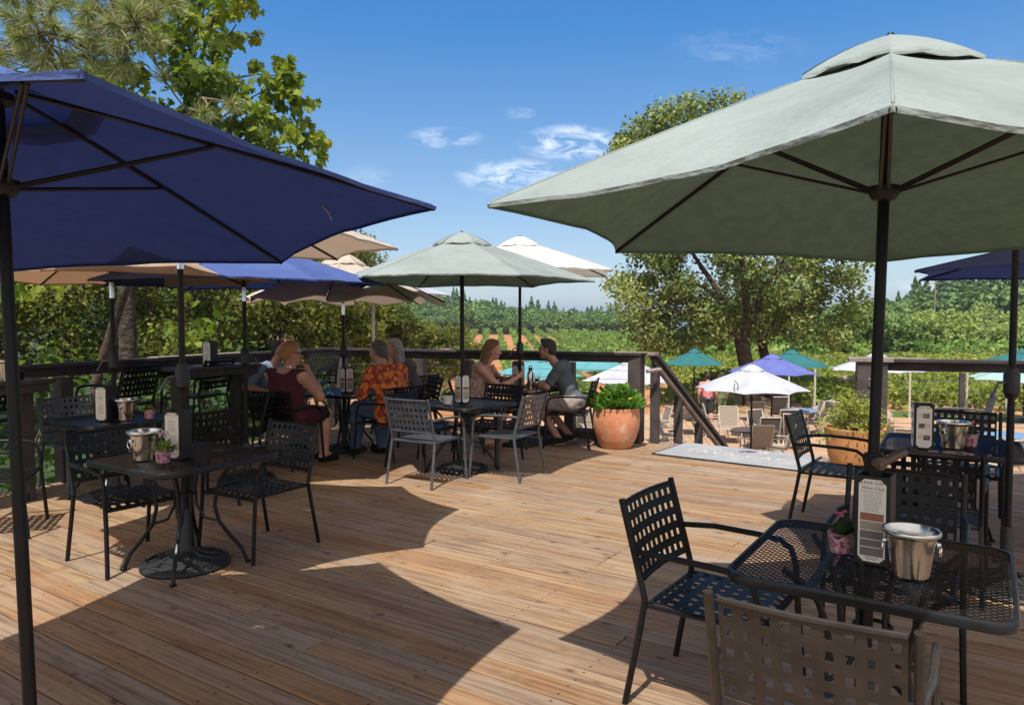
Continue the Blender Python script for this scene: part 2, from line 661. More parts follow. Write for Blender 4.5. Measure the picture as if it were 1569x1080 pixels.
def far_hills(name, dist, us, zs, depth, colr):
    """a distant range: a ridge with a front and a back slope"""
    uu = np.linspace(us[0], us[-1], 160)
    zz = np.interp(uu, us, zs) + 4 * np.sin(uu * 70) + 2.5 * np.sin(uu * 163 + 1)
    V = []
    prof = [(-depth, 0.0), (-depth * .55, .35), (-depth * .25, .75), (0, 1.0), (depth * .5, .6), (depth, 0.0)]
    for u, z in zip(uu, zz):
        for (dd, f) in prof:
            y = dist + dd
            V.append((u * dist * (1 + dd / dist * .5), y, -60 + (z + 60) * f))
    F = []
    k = len(prof)
    for i in range(len(uu) - 1):
        for j in range(k - 1):
            F.append((i * k + j, (i + 1) * k + j, (i + 1) * k + j + 1, i * k + j + 1))
    b = MB()
    b.add(V, F)
    m = pbr(name, colr, .95, 0, .35, .02, .0, spec=.1)
    tag(b.build(name, m, smooth=True), kind='structure')


far_hills('hills', 3000, [-.6, -.1, .1, .155, .2, .3, .38, .45, .50, .56, .8], [40, 30, 22, 26, 30, 34, 44, 52, 58, 62, 66], 380, (.04, .07, .045))

# ---------------------------------------------------------------- deck
BD = Vector((math.cos(R(-33.5)), math.sin(R(-33.5)), 0))        # along the boards
BN = Vector((-BD.y, BD.x, 0))
C_L = Vector((-8.40, -1.83, 0))
CORNER = Vector((-2.69, 11.20, 0))
P_ST = Vector((1.70, 9.52, 0))        # post at the head of the stair
P_RT = Vector((3.93, 8.13, 0))        # post on the other side of the stair
F_END = Vector((8.6, 6.62, 0))
DECK = [C_L, CORNER, P_ST, P_RT, F_END, Vector((8.6, -3.2, 0)), Vector((-8.4, -3.2, 0))]


def deck_material():
    m, t, out = new_mat('deck_wood')
    p = NN(t, 'ShaderNodeBsdfPrincipled')
    to = NN(t, 'ShaderNodeTexCoord')
    at = NN(t, 'ShaderNodeAttribute', attribute_name='board_tone')
    s3 = NN(t, 'ShaderNodeSeparateXYZ')
    t.links.new(at.outputs['Color'], s3.inputs[0])
    vr = NN(t, 'ShaderNodeVectorRotate', rotation_type='Z_AXIS')
    vr.inputs['Angle'].default_value = R(33.5)
    t.links.new(to.outputs['Object'], vr.inputs['Vector'])
    off = NN(t, 'ShaderNodeVectorMath', operation='MULTIPLY_ADD')
    off.inputs[1].default_value = (37, 11, 5)
    t.links.new(at.outputs['Color'], off.inputs[0])
    t.links.new(vr.outputs[0], off.inputs[2])
    # grain
    mp1 = NN(t, 'ShaderNodeMapping')
    mp1.inputs['Scale'].default_value = (1.6, 42, 1)
    t.links.new(off.outputs[0], mp1.inputs[0])
    g = NN(t, 'ShaderNodeTexNoise')
    g.inputs['Scale'].default_value = 1
    g.inputs['Detail'].default_value = 7
    g.inputs['Roughness'].default_value = .62
    g.inputs['Distortion'].default_value = .35
    t.links.new(mp1.outputs[0], g.inputs['Vector'])
    # weather patches
    mp2 = NN(t, 'ShaderNodeMapping')
    mp2.inputs['Scale'].default_value = (.9, 3.4, 1)
    t.links.new(off.outputs[0], mp2.inputs[0])
    w = NN(t, 'ShaderNodeTexNoise')
    w.inputs['Scale'].default_value = 1
    w.inputs['Detail'].default_value = 5
    w.inputs['Roughness'].default_value = .6
    t.links.new(mp2.outputs[0], w.inputs['Vector'])

    def mix(fac, a, b, bt='MIX'):
        n = NN(t, 'ShaderNodeMixRGB', blend_type=bt)
        for i, c in ((0, fac), (1, a), (2, b)):
            if isinstance(c, (int, float)):
                n.inputs[i].default_value = c
            elif isinstance(c, tuple):
                n.inputs[i].default_value = (*c, 1)
            else:
                t.links.new(c, n.inputs[i])
        return n.outputs[0]

    def rng_(v, a, b, c=0., d=1.):
        n = NN(t, 'ShaderNodeMapRange')
        for i, x in enumerate((a, b, c, d)):
            n.inputs[i + 1].default_value = x
        t.links.new(v, n.inputs[0])
        return n.outputs[0]
    tone = mix(s3.outputs[0], (0.296, 0.164, 0.081), (0.368, 0.251, 0.148))
    tone = mix(rng_(s3.outputs[1], .45, 1.0, 0, .5), tone, (0.296, 0.234, 0.170))
    tone = mix(rng_(s3.outputs[2], .6, 1.0, 0, .45), tone, (0.217, 0.135, 0.076))
    tone = mix(rng_(w.outputs['Fac'], .42, .68, 0, .55), tone, (0.271, 0.210, 0.148))
    tone = mix(rng_(g.outputs['Fac'], .38, .66, 0, .45), (0.160, 0.088, 0.042), tone) if False else mix(rng_(g.outputs['Fac'], .36, .57, .85, 0), tone, (0.152, 0.083, 0.044))
    hsv = NN(t, 'ShaderNodeHueSaturation')
    t.links.new(tone, hsv.inputs['Color'])
    t.links.new(rng_(s3.outputs[2], 0, 1, .88, 1.12), hsv.inputs['Value'])
    t.links.new(rng_(s3.outputs[1], 0, 1, 1.08, .90), hsv.inputs['Saturation'])
    tone = hsv.outputs[0]
    # knots
    mp3 = NN(t, 'ShaderNodeMapping')
    mp3.inputs['Scale'].default_value = (4.2, 8.0, 1)
    t.links.new(off.outputs[0], mp3.inputs[0])
    vo = NN(t, 'ShaderNodeTexVoronoi')
    vo.inputs['Scale'].default_value = 1
    t.links.new(mp3.outputs[0], vo.inputs['Vector'])
    sc_ = NN(t, 'ShaderNodeSeparateXYZ')
    t.links.new(vo.outputs['Color'], sc_.inputs[0])
    kn = math_node(t, 'MULTIPLY', rng_(vo.outputs['Distance'], .06, .14, 1, 0), math_node(t, 'GREATER_THAN', sc_.outputs[0], .34))
    ring = math_node(t, 'MULTIPLY', rng_(vo.outputs['Distance'], .12, .26, .6, 0), math_node(t, 'GREATER_THAN', sc_.outputs[0], .34))
    tone = mix(ring, tone, (0.189, 0.103, 0.056))
    tone = mix(math_node(t, 'MULTIPLY', kn, .8), tone, (0.060, 0.036, 0.024))
    # nail heads over the joists
    sv = NN(t, 'ShaderNodeSeparateXYZ')
    t.links.new(vr.outputs[0], sv.inputs[0])
    jx = math_node(t, 'ABSOLUTE', math_node(t, 'SUBTRACT', math_node(t, 'FRACT', math_node(t, 'DIVIDE', sv.outputs[0], .61)), .5))
    jx = math_node(t, 'MULTIPLY', jx, .61)
    fy = math_node(t, 'FRACT', math_node(t, 'DIVIDE', sv.outputs[1], .146))
    jy = math_node(t, 'MULTIPLY', math_node(t, 'ABSOLUTE', math_node(t, 'SUBTRACT', math_node(t, 'ABSOLUTE', math_node(t, 'SUBTRACT', fy, .5)), .28)), .146)
    dd = math_node(t, 'SQRT', math_node(t, 'ADD', math_node(t, 'MULTIPLY', jx, jx), math_node(t, 'MULTIPLY', jy, jy)))
    tone = mix(rng_(dd, .0045, .0085, .9, 0), tone, (0.026, 0.022, 0.019))
    # scuffs and stains
    st = NN(t, 'ShaderNodeTexNoise')
    st.inputs['Scale'].default_value = 1.3
    st.inputs['Detail'].default_value = 9
    st.inputs['Roughness'].default_value = .68
    t.links.new(to.outputs['Object'], st.inputs['Vector'])
    tone = mix(rng_(st.outputs['Fac'], .54, .70, 0, .5), tone, (0.138, 0.095, 0.067))
    tone = mix(rng_(st.outputs['Fac'], .46, .30, 0, .35), tone, (0.404, 0.318, 0.232))
    t.links.new(tone, p.inputs['Base Color'])
    p.inputs['Roughness'].default_value = .72
    p.inputs['Specular IOR Level'].default_value = .3
    hgt = math_node(t, 'ADD', math_node(t, 'MULTIPLY', g.outputs['Fac'], .7), math_node(t, 'MULTIPLY', w.outputs['Fac'], .3))
    bump(t, p, hgt, .4, .006)
    t.links.new(p.outputs[0], out.inputs[0])
    return m


def build_deck():
    pitch, gap, th = .146, .010, .036
    poly = [(p.dot(BD), p.dot(BN)) for p in DECK]
    vmin, vmax = min(p[1] for p in poly), max(p[1] for p in poly)
    V, F, tones = [], [], []

    def cuts(v):
        xs = []
        for i in range(len(poly)):
            (u1, v1), (u2, v2) = poly[i], poly[(i + 1) % len(poly)]
            if (v1 - v) * (v2 - v) < 0:
                xs.append(u1 + (v - v1) / (v2 - v1) * (u2 - u1))
        xs.sort()
        return list(zip(xs[::2], xs[1::2]))
    k0 = math.floor(vmin / pitch)
    for k in range(k0, math.ceil(vmax / pitch)):
        a, b = k * pitch + gap / 2, (k + 1) * pitch - gap / 2
        if a < vmin + .01 or b > vmax - .01:
            continue
        ca, cb = cuts(a), cuts(b)
        if len(ca) != len(cb):
            ca = cb = cuts((a + b) / 2)
        for (a0, a1), (b0, b1) in zip(ca, cb):
            # board lengths
            u = min(a0, b0)
            joints = []
            x = u + random.uniform(.8, 4.2)
            while x < max(a1, b1) - .6:
                jx = round(x / .61) * .61 + .305
                if jx > max(a0, b0) + .4 and jx < min(a1, b1) - .4:
                    joints.append(jx)
                x += random.uniform(3.0, 4.9)
            es = [(a0, b0)] + [(j, j) for j in joints] + [(a1, b1)]
            for (sa, sb), (ea, eb) in zip(es[:-1], es[1:]):
                g2 = .002
                z = random.uniform(-.002, .002)
                cup = random.uniform(0, .0015)
                t3 = (random.random(), random.random(), random.random())
                i0 = len(V)
                pts = [(sa + g2, a), (ea - g2, a), (eb - g2, b), (sb + g2, b)]
                for (uu, vv) in pts:
                    q = BD * uu + BN * vv
                    V.append((q.x, q.y, z - .004))
                inn = [(sa + g2 + .002, a + .0025), (ea - g2 - .002, a + .0025), (eb - g2 - .002, b - .0025), (sb + g2 + .002, b - .0025)]
                for (uu, vv) in inn:
                    q = BD * uu + BN * vv
                    V.append((q.x, q.y, z + cup))
                for (uu, vv) in pts:
                    q = BD * uu + BN * vv
                    V.append((q.x, q.y, -th))
                tones += [t3] * 12
                F.append((i0 + 4, i0 + 5, i0 + 6, i0 + 7))
                for j in range(4):
                    j2 = (j + 1) % 4
                    F.append((i0 + j, i0 + j2, i0 + 4 + j2, i0 + 4 + j))
                    F.append((i0 + 8 + j, i0 + 8 + j2, i0 + j2, i0 + j))
    b = MB()
    b.v, b.f = V, F
    o = b.build('deck', None)
    o.data.materials.append(deck_material())
    a = o.data.attributes.new('board_tone', 'FLOAT_COLOR', 'POINT')
    arr = np.ones((len(V), 4), np.float32)
    arr[:, :3] = tones
    a.data.foreach_set('color', arr.ravel())
    tag(o, kind='structure')
    # dark joist floor under the gaps and the fascia round the edge
    b = MB()
    n = len(DECK)
    cx = sum((p for p in DECK), Vector()) / n
    poly = [((p.x - cx.x) * .995 + cx.x, (p.y - cx.y) * .995 + cx.y) for p in DECK]
    b.prism(poly[::-1], -.30, -.045)
    tag(b.build('deck_underside', pbr('deck_underside', (.03, .022, .016), .9, 0, .3)), kind='structure')


build_deck()


# ---------------------------------------------------------------- railings
def railing(name, label, a, b, posts, pale_spans=(), low_board=False, h=1.16, pw=.13, thin_posts=False, end_caps=True):
    a, b = Vector(a), Vector(b)
    d = (b - a).normalized()
    L = (b - a).length
    root = thing(name, label, 'railing', a)
    nrm = Vector((-d.y, d.x, 0))

    def P(t, z, off=0):
        return d * t + nrm * off + Vector((0, 0, z))
    segs = [0.0]
    for (s, e) in pale_spans:
        segs += [s, e]
    segs.append(L)
    mb = MB()
    mb.bar(P(0, h - .018), P(L, h - .018), .15, .036)
    mb.bar(P(0, h - .085, .03), P(L, h - .085, .03), .04, .094)
    mb.build('top_rail', M['rail_top'], root, bevel=.005)
    for (s, e) in pale_spans:
        w = MB()
        w.bar(P(s, h + .003), P(e, h + .003), .152, .012)  # paler strip laid over part of the rail top
        tag(w.build('pale_board', M['rail_pale'], root, bevel=.003), 'paler stretch of rail top')
    for t in posts:
        mb = MB()
        mb.box(P(t, (h - .14) / 2 - .08, 0 if not thin_posts else 0), ((pw if not thin_posts else .05), (pw if not thin_posts else .05), h - .14 + .16), Matrix((d, nrm, Vector((0, 0, 1)))).transposed())
        mb.build('post', M['rail_wood'], root, bevel=.006)
    for k in range(8):
        z = .12 + k * .115
        mb = MB()
        mb.tube([P(0, z, .005), P(L / 2, z - .004, .005), P(L, z, .005)], .0028, 5)
        mb.build('cable', M['cable'], root)
    if low_board:
        mb = MB()
        mb.bar(P(0, .07, .09), P(L, .07, .09), .035, .14)
        mb.build('bottom_board', M['rail_wood'], root, bevel=.004)
    return root


L_left = (CORNER - C_L).length
d_left = (CORNER - C_L).normalized()
inset = Vector((d_left.y, -d_left.x, 0)) * .09
lr = [L_left - .08 - k * 1.42 for k in range(8)]
railing('deck_railing', 'dark wooden cable railing along the leafy side of the deck behind the bar tables', C_L + inset, CORNER + inset * .3,
        lr, pale_spans=((L_left - 3.3, L_left - 1.9), (1.5, 6.6)))
L_r = (P_ST - CORNER).length


def t_at(px):
    k = (px - 784.5) / 1133
    d = (P_ST - CORNER).normalized()
    # X + d.x t = k (Y + d.y t)
    return (k * CORNER.y - CORNER.x) / (d.x - k * d.y)


ins2 = Vector((-.03, -.09, 0))
railing('deck_railing', 'dark cable railing with a low kick board, behind the seated couple, facing the vineyard rows', CORNER + ins2 + Vector((.08, 0, 0)), P_ST + ins2,
        [t_at(q) for q in (522, 575, 641, 713, 789, 868)] , pale_spans=((t_at(672) , t_at(687)), (t_at(928), L_r - .02)), low_board=True)
railing('deck_railing', 'dark cable railing with one thin metal post beyond the table with the photo menu', P_RT + Vector((.1, -.1, 0)), F_END + Vector((-.2, -.1, 0)),
        [.76, 2.5, 4.0], pale_spans=((-.12, .42),), thin_posts=True)

# big post at the head of the stair, handrail, sloped stair railing
dw = (P_RT - P_ST).normalized()                       # along the stair edge
do = Vector((-dw.y, dw.x, 0))                         # outwards, down the stair
if do.y < 0:
    do = -do
MW = Matrix((dw, do, Vector((0, 0, 1)))).transposed()
root = thing('stair_railing', 'brown sloping stair railing with a thick newel post beside the round clay pot', 'railing', P_ST)
mb = MB()
mb.box((-.10, -.02, .56), (.17, .17, 1.12), MW)
mb.build('newel_post', M['rail_wood'], root, bevel=.008)
mb = MB()
mb.bar(Vector((-.02, .02, 1.142)) - dw * .16, Vector((-.02, .02, 1.142)) + dw * .20, .17, .04)
mb.build('post_cap', M['rail_pale'], root, bevel=.006)
s0 = dw * .12 + do * .02
run, drop = 3.1, 1.86
down = do * run + dw * .22 - Vector((0, 0, drop))
mb = MB()
mb.bar(s0 + Vector((0, 0, 1.135)), s0 + Vector((0, 0, 1.135)) + down, .14, .05)
mb.bar(s0 + Vector((0, 0, 1.06)), s0 + Vector((0, 0, 1.06)) + down, .045, .10)
mb.build('top_rail', M['rail_wood'], root, bevel=.005)
mb = MB()
h0 = s0 + dw * .10 + Vector((0, 0, .93))
mb.tube([Vector((0, 0, .93)) - do * .16 + dw * .10, Vector((0, 0, .95)) - do * .04 + dw * .24, h0 + Vector((0, 0, .0)), h0 + down * .5, h0 + down * .97], .026, 10)
mb.build('handrail', M['rail_pale'], root, smooth=True)
for f in (.02, .26, .5, .74, .98):
    p = s0 + down * f
    mb = MB()
    mb.box(p + Vector((0, 0, .50)), (.10, .10, 1.02), MW)
    mb.build('baluster', M['rail_wood'], root, bevel=.004)
for k in range(7):
    q = s0 + Vector((0, 0, .14 + .125 * k))
    mb = MB()
    mb.tube([q, q + down], .0028, 5)
    mb.build('cable', M['cable'], root)

b = MB()
W = (P_RT - P_ST).length
for k in range(10):
    c = P_ST + dw * (W / 2 + .1) + do * (.13 + .30 * k)
    b.box((c.x, c.y, -.186 * (k + 1) - .02), (W - .25, .30, .04), MW)
    b.box((c.x, c.y, -.186 * (k + 1) + .07) + Vector((0, 0, 0)) if False else Vector((c.x, c.y, -.186 * (k + 1) + .073)) - do * .14, (W - .27, .022, .145), MW)
o = b.build('stairs', pbr('stair_wood', (.33, .24, .17), .75, 0, .2, 5, .3, 30), bevel=.003)
tag(o, kind='structure')
b = MB()
c = (P_ST + P_RT) / 2 + do * .03
b.box(Vector((c.x, c.y, -.02)) + dw * .12, (W - .2, .10, .05), MW)
tag(b.build('stair_nosing', M['rail_pale'], bevel=.004), kind='structure')

root = thing('gate_post', 'broad brown boxed post with a small steel plate where the railing ends', 'post', P_RT + Vector((0, -.06, 0)))
mb = MB()
mb.box((0, 0, .56), (.30, .20, 1.12), Matrix.Rotation(R(-19), 3, 'Z'))
mb.build('post_box', M['rail_wood'], root, bevel=.006)
mb = MB()
mb.box((-.02, 0, 1.145), (.44, .24, .045), Matrix.Rotation(R(-19), 3, 'Z'))
mb.build('post_cap', M['rail_pale'], root, bevel=.006)
mb = MB()
M19 = Matrix.Rotation(R(-19), 3, 'Z')
mb.box(M19 @ Vector((.02, -.108, .90)), (.13, .016, .09), M19)
mb.build('metal_plate', M['chrome'], root, bevel=.003)  # plain metal plate sign on the post, no lamp in it
mb = MB()
mb.tube([M19 @ Vector((-.15, .02, .93)), M19 @ Vector((-.26, .0, .94)), M19 @ Vector((-.28, .2, .92))], .028, 8)
mb.build('handrail_end', M['rail_pale'], root, smooth=True)


# ---------------------------------------------------------------- lettering
def text_mesh(txt, size, mat, name='lettering', extrude=.0006, align='CENTER', space=1.0, shear=0.0):
    cu_ = bpy.data.curves.new('txt', 'FONT')
    cu_.body = txt
    cu_.size = size
    cu_.extrude = extrude
    cu_.align_x = align
    cu_.align_y = 'CENTER'
    cu_.space_character = space
    cu_.shear = shear
    cu_.resolution_u = 2
    ob = bpy.data.objects.new('txt', cu_)
    COL.objects.link(ob)
    dg = bpy.context.evaluated_depsgraph_get()
    me = bpy.data.meshes.new_from_object(ob.evaluated_get(dg))
    bpy.data.objects.remove(ob)
    me.materials.clear()
    me.materials.append(mat)
    o = bpy.data.objects.new(name, me)
    COL.objects.link(o)
    return o


# ---------------------------------------------------------------- door mat
def build_mat():
    m, t, out = new_mat('mat_pile')
    p = NN(t, 'ShaderNodeBsdfPrincipled')
    c, fac, vec = noise_mix(t, (.175, .18, .19), (.36, .37, .395), 60, 6, .3, .7)
    c2, f2, _ = noise_mix(t, c, (.38, .37, .35), 2.2, 6, .48, .8, vec)
    t.links.new(c2, p.inputs['Base Color'])
    p.inputs['Roughness'].default_value = .95
    bump(t, p, fac, .6, .008)
    t.links.new(p.outputs[0], out.inputs[0])
    cen = Vector((2.60, 8.52, .012))
    root = thing('door_mat', 'grey carpet mat with pale lettering and a grape cluster at the head of the stair', 'mat', cen, R(-36.5))
    b = MB()
    b.box((0, 0, 0), (1.62, .93, .016))
    b.build('pile', m, root, bevel=.005)
    b = MB()
    for sx in (-1, 1):
        b.box((sx * .822, 0, -.003), (.03, .97, .012))
    for sy in (-1, 1):
        b.box((0, sy * .477, -.003), (1.61, .028, .012))
    b.build('rubber_edge', M['menu_black'], root)
    cream = pbr('mat_cream', (.50, .46, .38), .95, 0, .25, 40)
    o = text_mesh('LAVA CAP', .21, cream, extrude=.0012, space=1.25)
    o.parent = root
    o.location = (0, -.06, .010)
    g = MB()
    for (x, y) in ((0, 0), (.05, .02), (.10, .0), (.03, .05), (.08, .05), (.13, .04), (.02, -.03), (.16, .07), (.06, .09), (.11, .085)):
        g.lathe([(0.0, .0), (.026, .0), (.02, .004), (0, .0045)], 10, (x - .02, y + .22, .008))
    g.build('grape_emblem', pbr('mat_plum', (.10, .06, .09), .95), root)
    g = MB()
    for k in range(6):
        a = k * 1.05
        g.prism([(.02 + .2, .27), (.02 + .2 + .08 * math.cos(a), .27 + .05 * math.sin(a)), (.02 + .2 + .06 * math.cos(a + .6), .27 + .05 * math.sin(a + .6))], .008, .0105)
    g.build('leaf_emblem', cream, root)


build_mat()

# ---------------------------------------------------------------- umbrellas
def hexrot(n, k, rot):
    return rot + 2 * math.pi * k / n


def umbrella(label, x, y, n, rot, rad, hr, ha, cmat, z0=0.0, tilt=0.0, tiltx=0.0, base=True, pole='black_metal', crank=True, chrome=False,
             sag=.05, curve=.065, name='patio_umbrella', group=None, wave=0.0, sub=12, crank_dir=0.0, vent=True, pr=.0195, low=False, zl=.55, sleeve=.36):
    root = thing(name, label, 'umbrella', (x, y, z0), 0, group)
    root.rotation_euler = (tiltx, tilt, 0)
    rot = R(rot)
    pm = M[pole]
    # pole
    mb = MB()
    mb.tube([(0, 0, .02), (0, 0, 1.0)], pr * 1.06, 12)
    mb.tube([(0, 0, 1.0), (0, 0, ha - (.05 if vent else .02))], pr, 12)
    mb.build('pole', pm, root, smooth=True)
    if base:
        mb = MB()
        mb.lathe([(.001, .0), (.27, .0), (.275, .018), (.262, .032), (.20, .05), (.11, .075), (.05, .10), (.034, .13), (.034, sleeve), (.030, sleeve + .01), (.021, sleeve + .015)], 32)
        bo = mb.build('base', M['iron'], root, smooth=True)
        if not low:
            mb = MB()
            for k in range(10):
                a = k * 2 * math.pi / 10
                pts = [(.26 * math.cos(a), .26 * math.sin(a), .034), (.20 * math.cos(a + .45), .20 * math.sin(a + .45), .055), (.12 * math.cos(a + .2), .12 * math.sin(a + .2), .077), (.06 * math.cos(a + .5), .06 * math.sin(a + .5), .099)]
                mb.tube(pts, .009, 6)
            for q in (.235, .16):
                mb.tube([(q * math.cos(a), q * math.sin(a), .045 if q > .2 else .064) for a in [i * math.pi / 12 for i in range(25)]], .007, 6)
            mb.build('scrollwork', M['iron'], bo, smooth=True)
    if chrome:
        mb = MB()
        mb.tube([(0, 0, hr - .16), (0, 0, hr - .02)], pr * 1.12, 12)
        mb.build('tilt_joint', M['chrome'], root, smooth=True)
    if crank:
        mb = MB()
        ca, sa = math.cos(crank_dir), math.sin(crank_dir)
        mb.lathe([(pr, 1.12), (.030, 1.125), (.036, 1.15), (.043, 1.155), (.043, 1.265), (.036, 1.275), (.030, 1.30), (pr, 1.305)], 14)
        cb = mb.build('crank_box', M['menu_black'], root, smooth=True)
        mb = MB()
        mb.tube([(.03 * ca, .03 * sa, 1.22), (.085 * ca, .085 * sa, 1.215), (.10 * ca, .10 * sa, 1.19), (.13 * ca, .13 * sa, 1.13)], .008, 8)
        mb.build('crank_handle', M['grey_metal'], cb, smooth=True)
    # canopy
    ns = 9 if sub >= 8 else 5
    s0 = .165
    za = ha - (.045 if vent else .02)

    def cz(s):
        return za - (za - hr) * (s ** 1.08)

    def pt(k, t, s, lift=0.0):
        a, b = hexrot(n, k, rot), hexrot(n, k + 1, rot)
        rs = rad * s
        px = (1 - t) * math.cos(a) * rs + t * math.cos(b) * rs
        py = (1 - t) * math.sin(a) * rs + t * math.sin(b) * rs
        w = 4 * t * (1 - t)
        shrink = 1 - curve * w * s ** 3
        wz = wave * s * s * math.sin(t * math.pi * 2 * 1.0 + k * 1.7)
        return Vector((px * shrink, py * shrink, cz(s) + (za - hr) * curve * w * s ** 3 * zl - sag * w * s * (1 - s) * 1.6 + wz + lift + .003 * s * s * math.sin(t * 17 + k * 2.1) * w + .0012 * s * math.sin(t * 31 + s * 7 + k) * w))
    V, F = [], []
    for k in range(n):
        base_i = len(V)
        for i in range(ns + 1):
            s = s0 + (1 - s0) * i / ns
            for j in range(sub + 1):
                V.append(pt(k, j / sub, s))
        w = sub + 1
        for i in range(ns):
            for j in range(sub):
                F.append((base_i + i * w + j, base_i + (i + 1) * w + j, base_i + (i + 1) * w + j + 1, base_i + i * w + j + 1))
        # hem
        hb = len(V)
        for j in range(sub + 1):
            p = pt(k, j / sub, 1.0)
            V.append(p + Vector((-p.x * .002, -p.y * .002, -.013)))
        o0 = base_i + ns * w
        for j in range(sub):
            F.append((o0 + j, hb + j, hb + j + 1, o0 + j + 1))
    mb = MB()
    mb.add(V, F)
    can = mb.build('canopy', cmat, root)
    can.data.shade_smooth()
    can.data.set_sharp_from_angle(angle=R(30))
    if vent:
        V, F = [], []
        sv, nv = .222, 6
        m_ = 6
        for k in range(n):
            b0 = len(V)
            for i in range(nv + 1):
                s = .02 + (sv - .02) * i / nv
                for j in range(m_ + 1):
                    t = j / m_
                    p = pt(k, t, s)
                    f = i / nv
                    lift = .012 + .045 * (1 - f ** 2.2) + .016 * f * f * (4 * t * (1 - t)) * (1 + .7 * math.sin(k * 2.3)) + .006 * f * math.sin(t * 12 + k)
                    a_out = 1 + .01 * f * f
                    V.append(Vector((p.x * a_out, p.y * a_out, p.z + lift)))
            w = m_ + 1
            for i in range(nv):
                for j in range(m_):
                    F.append((b0 + i * w + j, b0 + (i + 1) * w + j, b0 + (i + 1) * w + j + 1, b0 + i * w + j + 1))
            hb = len(V)
            for j in range(m_ + 1):
                q = V[b0 + nv * w + j]
                V.append(q + Vector((0, 0, -.014)))
            for j in range(m_):
                F.append((b0 + nv * w + j, hb + j, hb + j + 1, b0 + nv * w + j + 1))
        mb = MB()
        mb.add(V, F)
        vo = mb.build('vent', cmat, can)
        vo.data.shade_smooth()
    mb = MB()
    mb.lathe([(.0, za + .066), (.010, za + .062), (.014, za + .052), (.010, za + .03), (.016, za + .0), (.0, za - .02)][::-1], 10)
    mb.build('finial', pm, root, smooth=True)
    hub_z = hr + .10
    mb = MB()
    mb.lathe([(pr, hub_z - .035), (.038, hub_z - .03), (.052, hub_z - .005), (.052, hub_z + .018), (pr, hub_z + .022)], 16)
    mb.build('hub', M['menu_black'], root, smooth=True)
    mb = MB()
    mb.lathe([(pr, za - .07), (.05, za - .06), (.05, za - .035), (pr, za - .02)], 16)
    mb.build('top_hub', M['menu_black'], root, smooth=True)
    for k in range(n):
        a = hexrot(n, k, rot)
        ca, sa = math.cos(a), math.sin(a)
        pts = [(ca * rad * s, sa * rad * s, cz(s) - .012) for s in (.04, .25, .5, .75, .995)]
        mb = MB()
        mb.tube(pts, .0085, 6)
        rb = mb.build('rib', M['menu_black'], root)
        if not low:
            mb = MB()
            mb.tube([(ca * rad * s, sa * rad * s, cz(s) + .001) for s in (.245, .4, .6, .8, .99)], .0032, 5)
            mb.build('seam', cmat, can)
        mb = MB()
        s = .47
        for off in (-.006, .006):
            mb.tube([(ca * .045 - sa * off * 2, sa * .045 + ca * off * 2, hub_z), (ca * rad * s - sa * off, sa * rad * s + ca * off, cz(s) - .02)], .0058, 6)
        mb.build('strut', M['menu_black'], rb)
    return root


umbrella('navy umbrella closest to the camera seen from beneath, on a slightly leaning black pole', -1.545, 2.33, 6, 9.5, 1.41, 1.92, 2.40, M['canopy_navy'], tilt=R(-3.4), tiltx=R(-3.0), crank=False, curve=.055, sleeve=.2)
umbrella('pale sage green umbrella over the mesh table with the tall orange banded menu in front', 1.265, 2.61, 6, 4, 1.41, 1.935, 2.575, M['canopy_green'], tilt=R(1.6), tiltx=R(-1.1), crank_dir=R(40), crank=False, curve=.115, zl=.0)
umbrella('beige umbrella mostly hidden behind the big navy one, its chrome joint showing under the rim', -2.10, 4.70, 8, 13, 1.37, 2.06, 2.55, M['canopy_beige'], chrome=True, crank_dir=3.6)
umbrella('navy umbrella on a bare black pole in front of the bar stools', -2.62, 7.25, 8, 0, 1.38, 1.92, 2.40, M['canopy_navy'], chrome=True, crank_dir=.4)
umbrella('tan umbrella glowing orange brown beneath, by the pine trunk and the grey chair', -3.52, 6.52, 8, 10, 1.38, 1.93, 2.42, M['canopy_tan'], chrome=True, crank_dir=3.4)
umbrella('beige umbrella with a wavy rim shading the table of four guests', -2.03, 8.90, 8, 5, 1.22, 1.80, 2.38, M['canopy_beige'], chrome=True, wave=.035, crank_dir=-.6)
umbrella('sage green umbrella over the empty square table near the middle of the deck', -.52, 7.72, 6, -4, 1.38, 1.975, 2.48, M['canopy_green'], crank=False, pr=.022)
umbrella('cream white umbrella above the talking couple at the vineyard railing', .10, 9.35, 6, -34, 1.30, 2.16, 2.62, M['canopy_white'], chrome=True, crank_dir=3.3)
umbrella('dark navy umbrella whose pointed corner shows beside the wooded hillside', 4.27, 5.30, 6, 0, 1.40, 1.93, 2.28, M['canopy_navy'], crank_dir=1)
umbrella('beige umbrella whose black pole has a tall base sleeve, cut by the picture edge', 2.90, 4.28, 8, 21, 1.34, 2.15, 2.56, M['canopy_beige'], crank_dir=3.3)
_nv = [o for o in COL.objects if o.get('label', '').startswith('navy umbrella closest')][0]
mb = MB()
mb.tube([(.93, .42, .045 + 2.02), (.945, .425, .02 + 2.01), (.935, .43, 1.99), (.955, .435, 1.965), (.965, .44, 1.935)], .0035, 5)
mb.build('loose_thread', M['canopy_pale'], _nv)
# crank of the sage umbrella sits low and big, close to the camera
_rt = [o for o in COL.objects if o.get('label', '').startswith('pale sage green')][0]
mb = MB()
mb.box((0, 0, 1.06), (.05, .05, .09))
cb = mb.build('crank_box', M['black_metal'], _rt, bevel=.006)
mb = MB()
mb.tube([(.0, -.03, 1.075), (.0, -.06, 1.075)], .022, 12)
mb.tube([(-.015, -.055, 1.07), (.10, -.02, 1.115)], .0155, 10)
mb.build('crank_handle', pbr('crank_grip', (.10, .065, .045), .4), cb, smooth=True)


